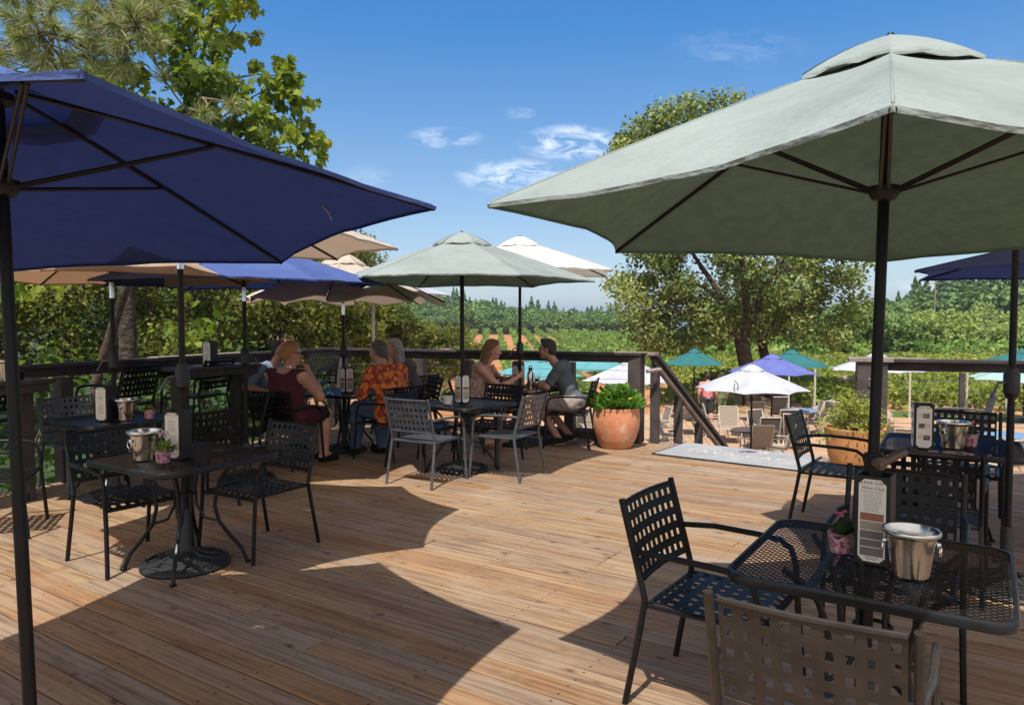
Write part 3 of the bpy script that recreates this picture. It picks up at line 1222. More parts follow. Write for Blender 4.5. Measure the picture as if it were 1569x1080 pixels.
# ---------------------------------------------------------------- metal chairs and mesh tables
def perforated(nu, nv, fn, hole=.46, th=.003, alt=True):
    """sheet of nu x nv cells with a square hole in each; fn(u, v, n) -> point, n = offset along the normal"""
    us, vs = [0.0], [0.0]
    for i in range(nu):
        us += [(i + .5 - hole / 2) / nu, (i + .5 + hole / 2) / nu]
    us.append(1.0)
    for i in range(nv):
        vs += [(i + .5 - hole / 2) / nv, (i + .5 + hole / 2) / nv]
    vs.append(1.0)
    A, B = len(us), len(vs)
    V = [fn(u, v, s * th / 2) for s in (1, -1) for u in us for v in vs]
    I = lambda s, i, j: s * A * B + i * B + j
    F = []
    for i in range(A - 1):
        for j in range(B - 1):
            if i % 2 == 1 and j % 2 == 1:
                c = [(i, j), (i + 1, j), (i + 1, j + 1), (i, j + 1)]
                for k in range(4):
                    p, q = c[k], c[(k + 1) % 4]
                    F.append((I(0, *p), I(0, *q), I(1, *q), I(1, *p)))
            else:
                F.append((I(0, i, j), I(0, i + 1, j), I(0, i + 1, j + 1), I(0, i, j + 1)))
                F.append((I(1, i, j), I(1, i, j + 1), I(1, i + 1, j + 1), I(1, i + 1, j)))
    for i in range(A - 1):
        F.append((I(0, i, 0), I(1, i, 0), I(1, i + 1, 0), I(0, i + 1, 0)))
        F.append((I(0, i, B - 1), I(0, i + 1, B - 1), I(1, i + 1, B - 1), I(1, i, B - 1)))
    for j in range(B - 1):
        F.append((I(0, 0, j), I(0, 0, j + 1), I(1, 0, j + 1), I(1, 0, j)))
        F.append((I(0, A - 1, j), I(1, A - 1, j), I(1, A - 1, j + 1), I(0, A - 1, j + 1)))
    return MB().add(V, F)


def back_pt(z):            # y of the back posts at height z
    return -.225 - .30 * max(0, z - .46) ** 1.0 * .9


def chair(name, label, mat, loc, face, stool=False, group=None):
    """face = direction in degrees the sitter looks; local +Y forward, origin at the seat centre on the floor"""
    root = thing(name, label, 'bar chair' if stool else 'chair', (loc[0], loc[1], 0), R(face - 90), group)
    k = .29 if stool else 0.0
    sz = .435 + k
    sm = mat

    def seat(u, v, n):
        y = .235 - v * .45
        z = sz - .012 * math.sin(math.pi * min(1, v * 1.2)) - (.028 * (1 - v / .12) ** 2 if v < .12 else 0)
        return Vector(((u - .5) * .47, y, z + n))
    perforated(8, 8, seat).build('seat', sm, root, smooth=True)

    def back(u, v, n):
        z = .525 + k + v * .30
        y = back_pt(z - k) - .018 * math.sin(math.pi * u)
        return Vector(((u - .5) * .455, y + n, z))
    bk = perforated(9, 5, back).build('backrest', sm, root, smooth=True)
    for v in (-.015, 1.015):
        mb = MB()
        mb.tube([back(u, v, .0) for u in (0, .25, .5, .75, 1)], .0085, 6)
        mb.build('back_bar', sm, bk, smooth=True)
    for sx in (-1, 1):
        x = .252 * sx
        mb = MB()
        top = .845 + k
        mb.tube([(x * 1.06, -.30 if not stool else -.33, 0), (x * 1.02, -.245, .30 + k), (x, -.222, .44 + k)], .0135, 8)
        mb.build('leg', sm, root, smooth=True)
        mb = MB()
        mb.tube([(x, -.222, .44 + k), (x, -.228, .47 + k), (x, back_pt(.55), .55 + k), (x, back_pt(top - k), top)], .0135, 8)
        mb.build('back_post', sm, root, smooth=True)
        mb = MB()
        xf = .272 * sx
        mb.tube([(xf * 1.04, .275 if not stool else .30, 0), (xf, .25, .30 + k), (xf, .235, .54 + k)], .0135, 8)
        mb.build('leg', sm, root, smooth=True)
        mb = MB()
        mb.tube([(x, back_pt(.635), .635 + k), (xf, -.12, .645 + k), (xf, .08, .64 + k), (xf, .17, .63 + k), (xf, .215, .60 + k), (xf, .235, .54 + k)], .0125, 8)
        mb.build('armrest', sm, root, smooth=True)
    mb = MB()
    mb.tube([(-.27, .232, sz - .03), (.27, .232, sz - .03)], .010, 6)
    mb.tube([(-.252, -.215, sz - .012), (.252, -.215, sz - .012)], .010, 6)
    for sx in (-1, 1):
        mb.tube([(sx * .238, .235, sz - .016), (sx * .243, -.22, sz - .012)], .010, 6)
    mb.build('seat_frame', sm, root, smooth=True)
    if stool:
        mb = MB()
        mb.tube([(-.27, .265, .26), (.27, .265, .26)], .011, 6)
        mb.tube([(-.262, -.265, .26), (-.272, .265, .26)], .010, 6)
        mb.tube([(.262, -.265, .26), (.272, .265, .26)], .010, 6)
        mb.build('foot_rail', sm, root, smooth=True)
    return root


def rear_at(x, y, face, back=.30):
    """seat centre from the mid point of the rear legs"""
    return (x + math.cos(R(face)) * back, y + math.sin(R(face)) * back)


G_CH = 'metal armchairs on the deck'
black0 = chair('patio_chair', 'dark chair beside the front mesh table, its back turned to the open sunny deck', M['black_metal'],
               (.865, 3.03), -35, group=G_CH)
bronze0 = chair('patio_chair', 'bronze grey chair closest to the camera with its sunlit back to us', M['bronze_metal'], (.92, 2.12), 58, group=G_CH)
grey0 = chair('patio_chair', 'grey sunlit chair with its back to us at the empty table with the white cup', M['grey_metal'], rear_at(-.98, 6.93, 60), 60, group=G_CH)
stool0 = chair('bar_chair', 'tall black bar chair by the leaning brown branch, tucked to the railing counter', M['black_metal'], (-4.05, 7.55), 165, stool=True, group='tall chairs at the bar tables')


def place(src, x, y, face, label, group=None):
    return dup(src, (x, y, 0), R(face - 90), label, group)


place(black0, 1.77, 3.36, 237, 'black chair facing us just behind the silver bucket with the ring handle')
place(black0, 2.50, 4.36, 57, 'black chair back beyond the big orange banded menu, turned to the table with photo menu')
place(black0, *rear_at(2.28, 5.80, -33, .27), -33, 'slim black chair seen side on beside the wispy plant in the ochre pot')
place(black0, 3.50, 5.72, 237, 'black chair facing us behind the bucket on the table with the photo menu')
place(grey0, 4.55, 7.55, 150, 'chair seen edge on against the vineyard by the thin railing post')
place(black0, 3.70, 4.75, 147, 'black chair with bluish seat by the pole with the tall base sleeve')
place(black0, -2.52, 4.83, -36, 'black chair drawn up to the table with the brass toned bucket, nearest its card')
place(black0, *rear_at(-1.60, 5.33, 238), 238, 'dark chair facing us in umbrella shade with the open deck beside it')
place(black0, -2.72, 6.22, 140, 'black chair back directly behind the white menu card on the shaded table')
place(grey0, -4.05, 6.95, -33, 'pale grey chair lit by sun behind the small shaded table')
place(black0, -2.78, 7.60, 185, 'black chair below the tall bar table, in front of the bare umbrella pole')
place(black0, -3.85, 5.45, 20, 'black chair with curved arms in deep shade next to the leaning navy umbrella pole')
place(grey0, *rear_at(.21, 7.31, 150), 150, 'grey chair facing the pole base, its seat throwing a dotted shadow in the sun')
place(black0, *rear_at(-1.22, 8.12, -33), -33, 'blue tinted chair partly hidden behind the sunlit grey chair')
place(black0, *rear_at(-.10, 8.50, 237), 237, 'black chair facing us between the empty table and the seated couple')
place(black0, -2.44, 7.98, 72, 'black chair holding the woman in the maroon top')
place(black0, -3.05, 9.05, -20, 'black chair of the man in the blue tee, almost hidden')
place(black0, -1.42, 8.45, 150, 'black chair holding the man in the orange floral shirt')
place(black0, -1.28, 9.45, 205, 'black chair of the silver haired woman behind the orange shirt')
place(black0, -.45, 9.10, 5, 'black chair of the woman in the patterned sleeveless top')
place(black0, .72, 9.22, 165, 'black chair holding the man in the grey tee shirt next to the round clay pot')
place(black0, -1.42, 10.10, 150, 'empty black chair at the corner of the railing by the weathered plank fence')
place(stool0, -3.62, 8.45, 165, 'tall black bar chair behind the lone pole, its lit back showing white through the holes')
place(stool0, -4.62, 6.25, 160, 'tall black bar chair turned from us next to the thick leaning pole')
place(stool0, -2.75, 10.05, 250, 'tall black bar chair at the railing corner behind the four guests')


def rounded_square(h, r, n=6):
    P = []
    for (cx, cy, a0) in ((h - r, h - r, 0), (-h + r, h - r, 90), (-h + r, -h + r, 180), (h - r, -h + r, 270)):
        for i in range(n + 1):
            a = R(a0 + 90 * i / n)
            P.append((cx + r * math.cos(a), cy + r * math.sin(a)))
    return P


def mesh_table(label, loc, rotd, mat, group='square mesh tables'):
    root = thing('mesh_table', label, 'table', (loc[0], loc[1], 0), R(rotd), group)
    hz, hs = .712, .425
    P = rounded_square(hs, .085)
    mb = MB()
    n = len(P)
    prof = [(1.0, .0), (1.012, -.010), (1.006, -.034), (.985, -.036), (.972, -.012), (.975, .001)]
    V, F = [], []
    for (x, y) in P:
        for (s, dz) in prof:
            V.append((x * s, y * s, hz + dz))
    k = len(prof)
    for i in range(n):
        j = (i + 1) % n
        for q in range(k):
            q2 = (q + 1) % k
            F.append((i * k + q, j * k + q, j * k + q2, i * k + q2))
    mb.add(V, F)
    rim = mb.build('tabletop', mat, root, smooth=True)
    # expanded metal sheet
    a, b, w = .030, .0145, .0064
    h2 = hs * .977
    mb = MB()
    nx, ny = int(2 * h2 / (a / 2)), int(2 * h2 / b)

    def inside(x, y):
        ax, ay = abs(x), abs(y)
        if ax > h2 or ay > h2:
            return False
        c = h2 - .085
        return not (ax > c and ay > c and (ax - c) ** 2 + (ay - c) ** 2 > .085 ** 2)
    V, F = [], []
    for j in range(ny + 1):
        y0 = -h2 + j * b
        for i in range(nx):
            x1, x2 = -h2 + i * a / 2, -h2 + (i + 1) * a / 2
            s1 = (b / 2 - w * .2) * (1 if (i + j) % 2 else -1)
            y1, y2 = y0 + s1, y0 - s1
            if not inside((x1 + x2) / 2, (y1 + y2) / 2):
                continue
            o = len(V)
            t1 = .0016 * (1 if (i + j) % 2 else -1)
            V += [(x1, y1 - w / 2, hz - .006 + t1), (x2, y2 - w / 2, hz - .006 - t1), (x2, y2 + w / 2, hz - .004 - t1), (x1, y1 + w / 2, hz - .004 + t1)]
            F.append((o, o + 1, o + 2, o + 3))
    mb.add(V, F)
    # two stiffening straps under the sheet
    for s in (-.15, .15):
        mb.box((s, 0, hz - .018), (.03, hs * 1.9, .006))
    mb.build('mesh_sheet', mat, rim)
    for q in range(4):
        ang = R(45 + 90 * q)
        ca, sa = math.cos(ang), math.sin(ang)

        def pp(r, z):
            return (r * ca, r * sa, z)
        mb = MB()
        mb.tube([pp(.36, .70), pp(.30, .66), pp(.225, .58), pp(.185, .48), pp(.175, .38), pp(.20, .28), pp(.27, .18), pp(.335, .10), pp(.375, .0)], .0125, 8)
        lg = mb.build('leg', mat, root, smooth=True)
        mb = MB()
        mb.lathe([(.001, 0), (.02, 0), (.02, .014), (.013, .02)], 10, pp(.375, 0))
        mb.build('foot_cap', mat, lg, smooth=True)
        mb = MB()
        mb.tube([pp(.10, .695), pp(.075, .62), pp(.06, .52), pp(.065, .40), pp(.11, .31), pp(.20, .285)], .009, 7)
        mb.build('brace', mat, lg, smooth=True)
    mb = MB()
    mb.tube([(.062 * math.cos(i * math.pi / 10), .062 * math.sin(i * math.pi / 10), .47) for i in range(21)], .008, 6)
    mb.build('brace_ring', mat, root, smooth=True)
    mb = MB()
    mb.lathe([(.026, .70), (.045, .70), (.045, .718), (.026, .718)], 16)
    mb.build('pole_collar', mat, root, smooth=True)
    return root


T1 = mesh_table('square black mesh table closest to the camera with one corner in sun', (1.31, 2.64), -33, M['table_metal'])


def table(x, y, rot, label):
    return dup(T1, (x, y, 0), R(rot), label)


table(3.06, 5.12, -31, 'black mesh table holding the menu with dark photos, beyond the chair backs')
table(-2.09, 4.69, -33, 'black mesh table with a white card, a brass toned bucket and a leafy little plant')
table(-3.52, 6.52, -33, 'grey looking mesh table in shade with a bright silver bucket, by the pale grey chair')
table(-2.03, 8.90, -20, 'table where the four guests sit together')
table(-.52, 7.72, -38, 'empty dark mesh table with the little white cup planter, centre of four chairs')
table(.10, 9.35, -33, 'table of the talking couple with bucket, flask and wine glass')
table(-1.75, 10.55, 10, 'small bluish mesh table at the railing corner near the plank fence')


def bar_table(label, x, y, rot):
    root = thing('bar_table', label, 'table', (x, y, 0), R(rot), 'tall bar tables at the railing')
    mb = MB()
    mb.box((0, 0, 1.045), (1.15, .46, .035))
    mb.box((0, .2, .99), (1.05, .03, .07))
    mb.box((0, -.2, .99), (1.05, .03, .07))
    mb.build('tabletop', M['rail_top'], root, bevel=.005)
    for sx in (-1, 1):
        mb = MB()
        mb.box((sx * .42, 0, .50), (.11, .15, 1.0))
        mb.build('leg', M['rail_wood'], root, bevel=.005)
    return root


bar_table('tall dark wooden bar table against the railing with a white menu card', -3.42, 8.35, 66)
bar_table('tall dark wooden counter with a metal pail beside the thick leaning navy umbrella pole', -4.45, 6.05, 66)


# ---------------------------------------------------------------- things on the tables
def thin_lines(mb, x0, x1, z0, z1, n, y, hgt=.0022, ragged=.25):
    for k in range(n):
        z = z0 + (z1 - z0) * (k + .5) / n
        w = (x1 - x0) * (1 - random.random() * ragged)
        c = (x0 + x1) / 2
        x = c - w / 2
        while x < c + w / 2 - .002:
            L = random.uniform(.004, .012)
            mb.box((min(x + L / 2, c + w / 2), y, z), (L, .0004, hgt))
            x += L + .0022


def menu_holder(label, x, y, face, style, z=.714, H=.30, W=.112):
    """four dark boards round the pole; face = direction the main sheet looks to"""
    root = thing('menu_holder', label, 'menu', (x, y, z), R(face + 90), 'menu boards on the tables')
    for k in range(4):
        A = Matrix.Rotation(math.pi / 2 * k, 4, 'Z')
        mb = MB()
        mb.box(A.to_3x3() @ Vector((0, -W / 2, H / 2)), (W, .007, H), A.to_3x3())
        brd = mb.build('board', M['menu_black'], root, bevel=.002)
        if k == 2 or (k == 1 and style in ('club', 'thanks')):
            continue
        c, w, h = .018, W * .82 / 2, H * .93 / 2
        mb = MB()
        poly = [(-w + c, -h), (w - c, -h), (w, -h + c), (w, h - c), (w - c, h), (-w + c, h), (-w, h - c), (-w, -h + c)]
        V = [(px, -W / 2 - .0038, H / 2 + pz) for px, pz in poly] + [(px, -W / 2 - .0050, H / 2 + pz) for px, pz in poly]
        F = [tuple(range(8, 16))] + [(i, (i + 1) % 8, 8 + (i + 1) % 8, 8 + i) for i in range(8)]
        V = [A @ Vector(p) for p in V]
        mb.add(V, F)
        sh = mb.build('sheet', M['paper'], brd)
        yy_ = -W / 2 - .0052

        def put(txt, size, zz, m_, shear=0, space=1.0):
            o = text_mesh(txt, size, m_, extrude=.0002, space=space, shear=shear)
            o.parent = brd
            o.matrix_local = A @ Matrix.Translation((0, yy_, zz)) @ Matrix.Rotation(R(90), 4, 'X')

        def lines(x0, x1, za, zb, n, m_, ragged=.25, hh=.002):
            q = MB()
            thin_lines(q, x0, x1, za, zb, n, yy_, hh, ragged)
            q.v = [tuple(A @ Vector(p)) for p in q.v]
            q.build('small_print', m_, brd)

        def band(za, zb, m_, x0=-w * .86, x1=w * .86):
            q = MB()
            q.box(((x0 + x1) / 2, yy_, (za + zb) / 2), (x1 - x0, .0006, zb - za))
            q.v = [tuple(A @ Vector(p)) for p in q.v]
            q.build('colour_band', m_, brd)
        put('LAVA CAP', .0150, H * .925, M['ink'], space=1.15)
        if style == 'club':
            put('Wine Club', .017, H * .865, M['red_ink'], shear=.35)
            put('Benefits of Membership', .0068, H * .825, M['ink'])
            lines(-w * .7, w * .7, H * .60, H * .805, 10, M['grey_ink'])
            band(H * .50, H * .585, M['orange_band'])
            lines(-w * .75, w * .75, H * .40, H * .49, 5, M['ink'])
            band(H * .395, H * .49, M['sand_band'])
            for (za, zb) in ((.295, .385), (.205, .285), (.10, .195)):
                band(H * za, H * zb, M['grey_band'])
            lines(-w * .5, w * .5, H * .055, H * .09, 2, M['ink'])
        elif style == 'photos':
            for (xa, zc) in ((.25, .75), (-.3, .52), (.35, .26)):
                band(H * (zc - .055), H * (zc + .055), M['photo_band'], w * (xa - .42), w * (xa + .42))
            lines(-w * .8, -w * .2, H * .72, H * .80, 4, M['grey_ink'])
            lines(w * .2, w * .8, H * .48, H * .58, 5, M['grey_ink'])
            lines(-w * .8, -w * .1, H * .24, H * .33, 4, M['grey_ink'])
        elif style == 'bands':
            lines(-w * .7, w * .7, H * .62, H * .86, 11, M['grey_ink'])
            band(H * .47, H * .58, M['orange_band'])
            band(H * .15, H * .44, M['sand_band'])
        else:
            put('WINERY', .006, H * .875, M['ink'])
            put('Thank you', .012, H * .79, M['ink'], shear=.3)
            lines(-w * .62, w * .62, H * .58, H * .75, 5, M['ink'], .35)
            lines(-w * .62, w * .62, H * .20, H * .50, 9, M['ink'], .35)
            lines(-w * .3, w * .3, H * .10, H * .13, 1, M['ink'])
    return root


menu_holder('tall menu with orange and grey bands round the sage umbrella pole closest to us', 1.305, 2.63, 234, 'club', H=.315, W=.108)
menu_holder('menu with three dark photo squares on the far table past the chair backs', 2.78, 4.98, 250, 'photos')
menu_holder('white thank you card beside the brass toned bucket and leafy plant', -2.10, 4.62, 260, 'thanks')
menu_holder('white thank you card on the shaded table with the bright silver bucket', -3.50, 6.34, 262, 'thanks')
menu_holder('menu board on the table between the four guests', -1.97, 8.80, 225, 'bands')
menu_holder('menu with an orange band on the empty table beside the white cup planter', -.52, 7.68, 225, 'bands', H=.30, W=.105)
menu_holder('menu board standing behind the steel flask on the table of the couple', .08, 9.50, 225, 'bands', H=.29)
menu_holder('white menu card on the tall bar table by the leafy railing', -3.40, 8.32, 255, 'thanks', z=1.063, H=.28)


def bucket(label, x, y, z=.714, s=1.0, rot=0, mat='steel'):
    root = thing('ice_bucket', label, 'bucket', (x, y, z), R(rot), 'steel ice buckets')
    root.scale = (s, s, s)
    mb = MB()
    mb.lathe([(.0, .004), (.058, .0), (.064, .004), (.069, .03), (.082, .12), (.088, .155), (.100, .163), (.104, .168), (.104, .178), (.100, .183), (.094, .180), (.084, .150), (.066, .02), (.0, .016)], 40)
    mb.build('pail', M[mat], root, smooth=True)
    for a in (0, math.pi):
        c = Vector((.087 * math.cos(a), .087 * math.sin(a), .128))
        mb = MB()
        mb.lathe([(.0, 0), (.012, 0), (.012, .008), (.007, .014), (0, .016)], 12, c, M=rot_to((math.cos(a), math.sin(a), 0)))
        cc = c + Vector((.013 * math.cos(a), .013 * math.sin(a), -.022))
        mb.tube([cc + Vector((-math.sin(a) * .019 * math.cos(t), math.cos(a) * .019 * math.cos(t), .022 * math.sin(t))) for t in [i * math.pi / 10 for i in range(21)]], .0032, 6)
        mb.build('ring_handle', M['chrome'], root, smooth=True)
    return root


bucket('shiny steel wine bucket with a ring handle on the front mesh table', 1.352, 2.475, s=.88, rot=-22)
bucket('steel wine bucket next to the menu with dark photo squares', 2.99, 4.98, rot=20)
bucket('brass toned bucket beside the leafy yellow green plant on the shaded mesh table', -2.28, 4.56, rot=60)
bucket('bright silver bucket on the small shaded table', -3.35, 6.38, rot=100)
bucket('bucket holding ice between the talking woman and the man in grey', -.09, 9.14, rot=30)
bucket('metal pail on the wooden counter beside the leaning navy umbrella pole', -4.23, 6.16, z=1.063, rot=0)


def leaf_blades(mb, n, c, r0, length, width, up=.6, seed=0, cup=.2):
    rr = random.Random(seed)
    for k in range(n):
        a = rr.uniform(0, 6.283)
        el = rr.uniform(up * .4, 1.4)
        L = length * rr.uniform(.6, 1.1)
        d = Vector((math.cos(a) * math.cos(el), math.sin(a) * math.cos(el), math.sin(el)))
        side = Vector((-math.sin(a), math.cos(a), 0)) * width * rr.uniform(.7, 1.1)
        p = Vector(c) + Vector((math.cos(a), math.sin(a), 0)) * r0 * rr.random()
        b_ = d.cross(side).normalized() * L * cup
        mid = p + d * L * .5 + b_ * .0
        tip = p + d * L - Vector((0, 0, L * .22)) 
        mb.add([p, mid - side * .5, tip, mid + side * .5], [(0, 1, 2, 3)])


PLANT = leaf_mat('pot_plant', [(0, (.03, .07, .012)), (.5, (.10, .19, .03)), (1, (.22, .30, .05))], .3)
PLANT_D = leaf_mat('pot_plant_dark', [(0, (.008, .02, .008)), (.6, (.02, .05, .015)), (1, (.06, .10, .03))], .25)
PETAL = pbr('petal', (.62, .10, .20), .6, 0, .2)
PETAL_P = pbr('petal_pale', (.55, .42, .40), .6, 0, .2)


def pot_plant(label, x, y, z, potmat, leafm, flowers=None, cup=False, s=1.0, n=22, ln=.07, wd=.03, name='potted_plant', seed=1, nf=12):
    root = thing(name, label, 'potted plant', (x, y, z), 0, 'small potted plants')
    root.scale = (s, s, s)
    mb = MB()
    mb.lathe([(.0, 0), (.030, 0), (.033, .004), (.043, .070), (.044, .075), (.040, .075), (.037, .06), (.0, .055)], 20)
    if cup:
        mb.tube([(-.040, 0, .06), (-.062, 0, .062), (-.068, 0, .045), (-.056, 0, .025), (-.036, 0, .018)], .005, 6)
    mb.build('pot', potmat, root, smooth=True)
    mb = MB()
    leaf_blades(mb, n, (0, 0, .06), .03, ln, wd, seed=seed)
    mb.build('leaves', leafm, root)
    if flowers:
        mb = MB()
        rr = random.Random(seed + 5)
        for k in range(nf):
            a = rr.uniform(0, 6.28)
            q = rr.random() ** .5 * .030
            mb.ball((q * math.cos(a) + .005, q * math.sin(a), .06 + ln + rr.uniform(-.012, .018)), .007, 6, 4)
        mb.build('flowers', flowers, root)
    return root


pot_plant('pink speckled pot with dark leaves and red flowers behind the orange banded menu in front', 1.225, 2.73, .714, M['pink_pot'], PLANT_D, PETAL, s=1.0, n=16, ln=.085, wd=.034, seed=3, nf=5)
pot_plant('speckled pot with dark leaves half hidden by the bucket near the photo menu', 3.14, 5.04, .714, M['pink_pot'], PLANT_D, PETAL, s=1.2, seed=4)
pot_plant('leafy yellow green plant in a purple speckled pot at the foot of the white card', -2.12, 4.46, .714, M['pink_pot'], PLANT, PETAL_P, s=1.15, n=24, ln=.085, wd=.045, seed=5)
pot_plant('small green plant in a pink pot beside the bright silver bucket', -3.18, 6.46, .714, M['pink_pot'], PLANT, s=1.1, n=24, seed=6)
pot_plant('white cup planter with a handle and a dark green plant', -.66, 7.58, .714, M['white_pot'], PLANT_D, cup=True, s=1.25, n=40, ln=.07, wd=.025, seed=7)
pot_plant('white pot with pink flowers between the four guests', -1.78, 8.84, .714, M['white_pot'], PLANT_D, PETAL, s=1.15, seed=8)

GLASS, t_, out_ = new_mat('glass')
gl = NN(t_, 'ShaderNodeBsdfPrincipled')
gl.inputs['Base Color'].default_value = (.93, .96, .96, 1)
gl.inputs['Roughness'].default_value = .03
gl.inputs['Transmission Weight'].default_value = 1
gl.inputs['IOR'].default_value = 1.2
t_.links.new(gl.outputs[0], out_.inputs[0])
WINE = pbr('wine', (.62, .52, .22), .1)
WINE_R = pbr('red_wine', (.12, .01, .02), .1)


def wine_glass(label, x, y, wine):
    root = thing('wine_glass', label, 'wine glass', (x, y, .714), 0, 'wine glasses')
    mb = MB()
    mb.lathe([(.0, .0), (.034, .001), (.030, .004), (.006, .010), (.0045, .08), (.010, .095), (.032, .12), (.038, .15), (.034, .20), (.0325, .20), (.036, .15), (.03, .122), (.0, .10)], 20)
    mb.build('bowl', GLASS, root, smooth=True)
    mb = MB()
    mb.lathe([(.0, .101), (.029, .123), (.034, .138), (.0, .138)], 16)
    mb.build('wine', wine, root, smooth=True)


wine_glass('glass of white wine in front of the man in grey', .31, 9.16, WINE)
wine_glass('glass with a trace of red wine behind the ice bucket of the couple', -.12, 9.30, WINE_R)
wine_glass('wine glass by the blue tee man on the table of four guests', -2.17, 8.74, WINE)


def tumbler(label, x, y):
    mb = MB()
    mb.lathe([(.0, .0), (.030, .0), (.036, .115), (.034, .115), (.028, .006), (0, .006)], 18)
    o = mb.build('water_glass', GLASS, smooth=True)
    o.location = (x, y, .714)
    tag(o, label, 'glass', 'water glasses')


tumbler('clear water glass to the side of the ice bucket nearest the talking woman', -.20, 9.05)
tumbler('clear water glass between the ice bucket and the steel flask', .05, 9.08)
tumbler('clear water glass near the elbow of the woman in maroon', -2.08, 8.60)

root = thing('flask', 'tall brushed steel drinking flask with a black cap on the table of the couple', 'flask', (.23, 9.22, .714), 0)
mb = MB()
mb.lathe([(.0, 0), (.038, 0), (.040, .006), (.040, .19), (.034, .215), (.024, .232), (.0, .232)], 24)
mb.build('bottle', M['steel'], root, smooth=True)
mb = MB()
mb.lathe([(.0, .232), (.025, .232), (.025, .268), (.0, .268)], 20)
mb.tube([(-.02, 0, .262), (-.014, 0, .292), (.014, 0, .292), (.02, 0, .262)], .006, 6)
mb.build('cap', M['menu_black'], root, smooth=True)


# ---------------------------------------------------------------- big clay pots
def clay_pot(label, x, y, prof, mat, name='clay_pot'):
    root = thing(name, label, 'planter', (x, y, 0), 0)
    mb = MB()
    mb.lathe(prof, 48, wob=.008)
    mb.build('pot', mat, root, smooth=True)
    mb = MB()
    mb.lathe([(.0, prof[-1][1] + .02), (prof[-1][0], prof[-1][1] + .005)][::-1], 24)
    mb.build('soil', pbr('potting_soil', (.03, .02, .013), .95), root)
    return root


P1_ = clay_pot('large round terracotta pot with lettuce like greens beside the stair post', 1.29, 9.12,
               [(.0, .0), (.17, .0), (.19, .01), (.245, .12), (.283, .25), (.292, .36), (.285, .44), (.281, .475), (.287, .492), (.283, .502), (.262, .502), (.258, .46), (.255, .44)], M['terracotta'])
P2_ = clay_pot('ochre clay pot overflowing with a wispy yellow green plant by the boxed post', 3.55, 7.62,
               [(.0, .0), (.17, .0), (.19, .02), (.25, .16), (.28, .32), (.285, .42), (.30, .45), (.30, .47), (.275, .47), (.265, .42)], M['ochre_clay'])
GREENS = leaf_mat('lettuce', [(0, (.03, .09, .012)), (.5, (.09, .22, .025)), (1, (.24, .36, .05))], .35)
WISPY = leaf_mat('wispy', [(0, (.10, .14, .02)), (.5, (.25, .29, .045)), (1, (.42, .42, .08))], .4)
mb = MB()
rr = random.Random(5)
for k in range(420):
    a = rr.uniform(0, 6.283)
    q = .27 * rr.random() ** .5
    hgt = .46 + .24 * (1 - (q / .30) ** 2) * rr.random() + .03
    p = Vector((q * math.cos(a), q * math.sin(a), hgt))
    d = Vector((math.cos(a) * .8 + rr.uniform(-.5, .5), math.sin(a) * .8 + rr.uniform(-.5, .5), rr.uniform(.1, .9))).normalized()
    L = rr.uniform(.04, .15)
    sd = d.cross(Vector((rr.uniform(-1, 1), rr.uniform(-1, 1), .6))).normalized() * L * .36
    nn = d.cross(sd).normalized() * L * .12
    mb.add([p, p + d * L * .3 - sd * .7 + nn, p + d * L * .7 - sd + nn, p + d * L - nn, p + d * L * .7 + sd + nn, p + d * L * .3 + sd * .7 + nn], [(0, 1, 2, 3, 4, 5)])
mb.build('greens', GREENS, P1_)
mb = MB()
for k in range(9):
    a = rr.uniform(0, 6.283)
    q = .2 * rr.random() ** .5
    mb.ball((q * math.cos(a) + .10, q * math.sin(a) - .08, .58 + rr.random() * .07), rr.uniform(.006, .014), 6, 4)
mb.build('flowers', pbr('yellow_petal', (.75, .55, .03), .6), P1_)
mb = MB()
for k in range(190):
    a = rr.uniform(0, 6.283)
    out_r = rr.uniform(.05, .42)
    tip = Vector((out_r * math.cos(a), out_r * math.sin(a), .46 + .38 * (1 - (out_r / .5) ** 2) * rr.uniform(.4, 1.05) - (.25 * rr.random() if out_r > .33 else 0)))
    p0 = Vector((.15 * math.cos(a) * rr.random(), .15 * math.sin(a) * rr.random(), .45))
    mid = (p0 + tip) / 2 + Vector((0, 0, .10))
    for i in range(16):
        f = .25 + .75 * i / 15
        p = p0 * (1 - f) ** 2 + mid * 2 * f * (1 - f) + tip * f * f
        d = Vector((rr.uniform(-1, 1), rr.uniform(-1, 1), rr.uniform(-.4, 1))).normalized()
        sd = d.orthogonal().normalized() * .008
        L = rr.uniform(.025, .05)
        mb.add([p, p + d * L * .5 - sd, p + d * L, p + d * L * .5 + sd], [(0, 1, 2, 3)])
mb.build('foliage', WISPY, P2_)

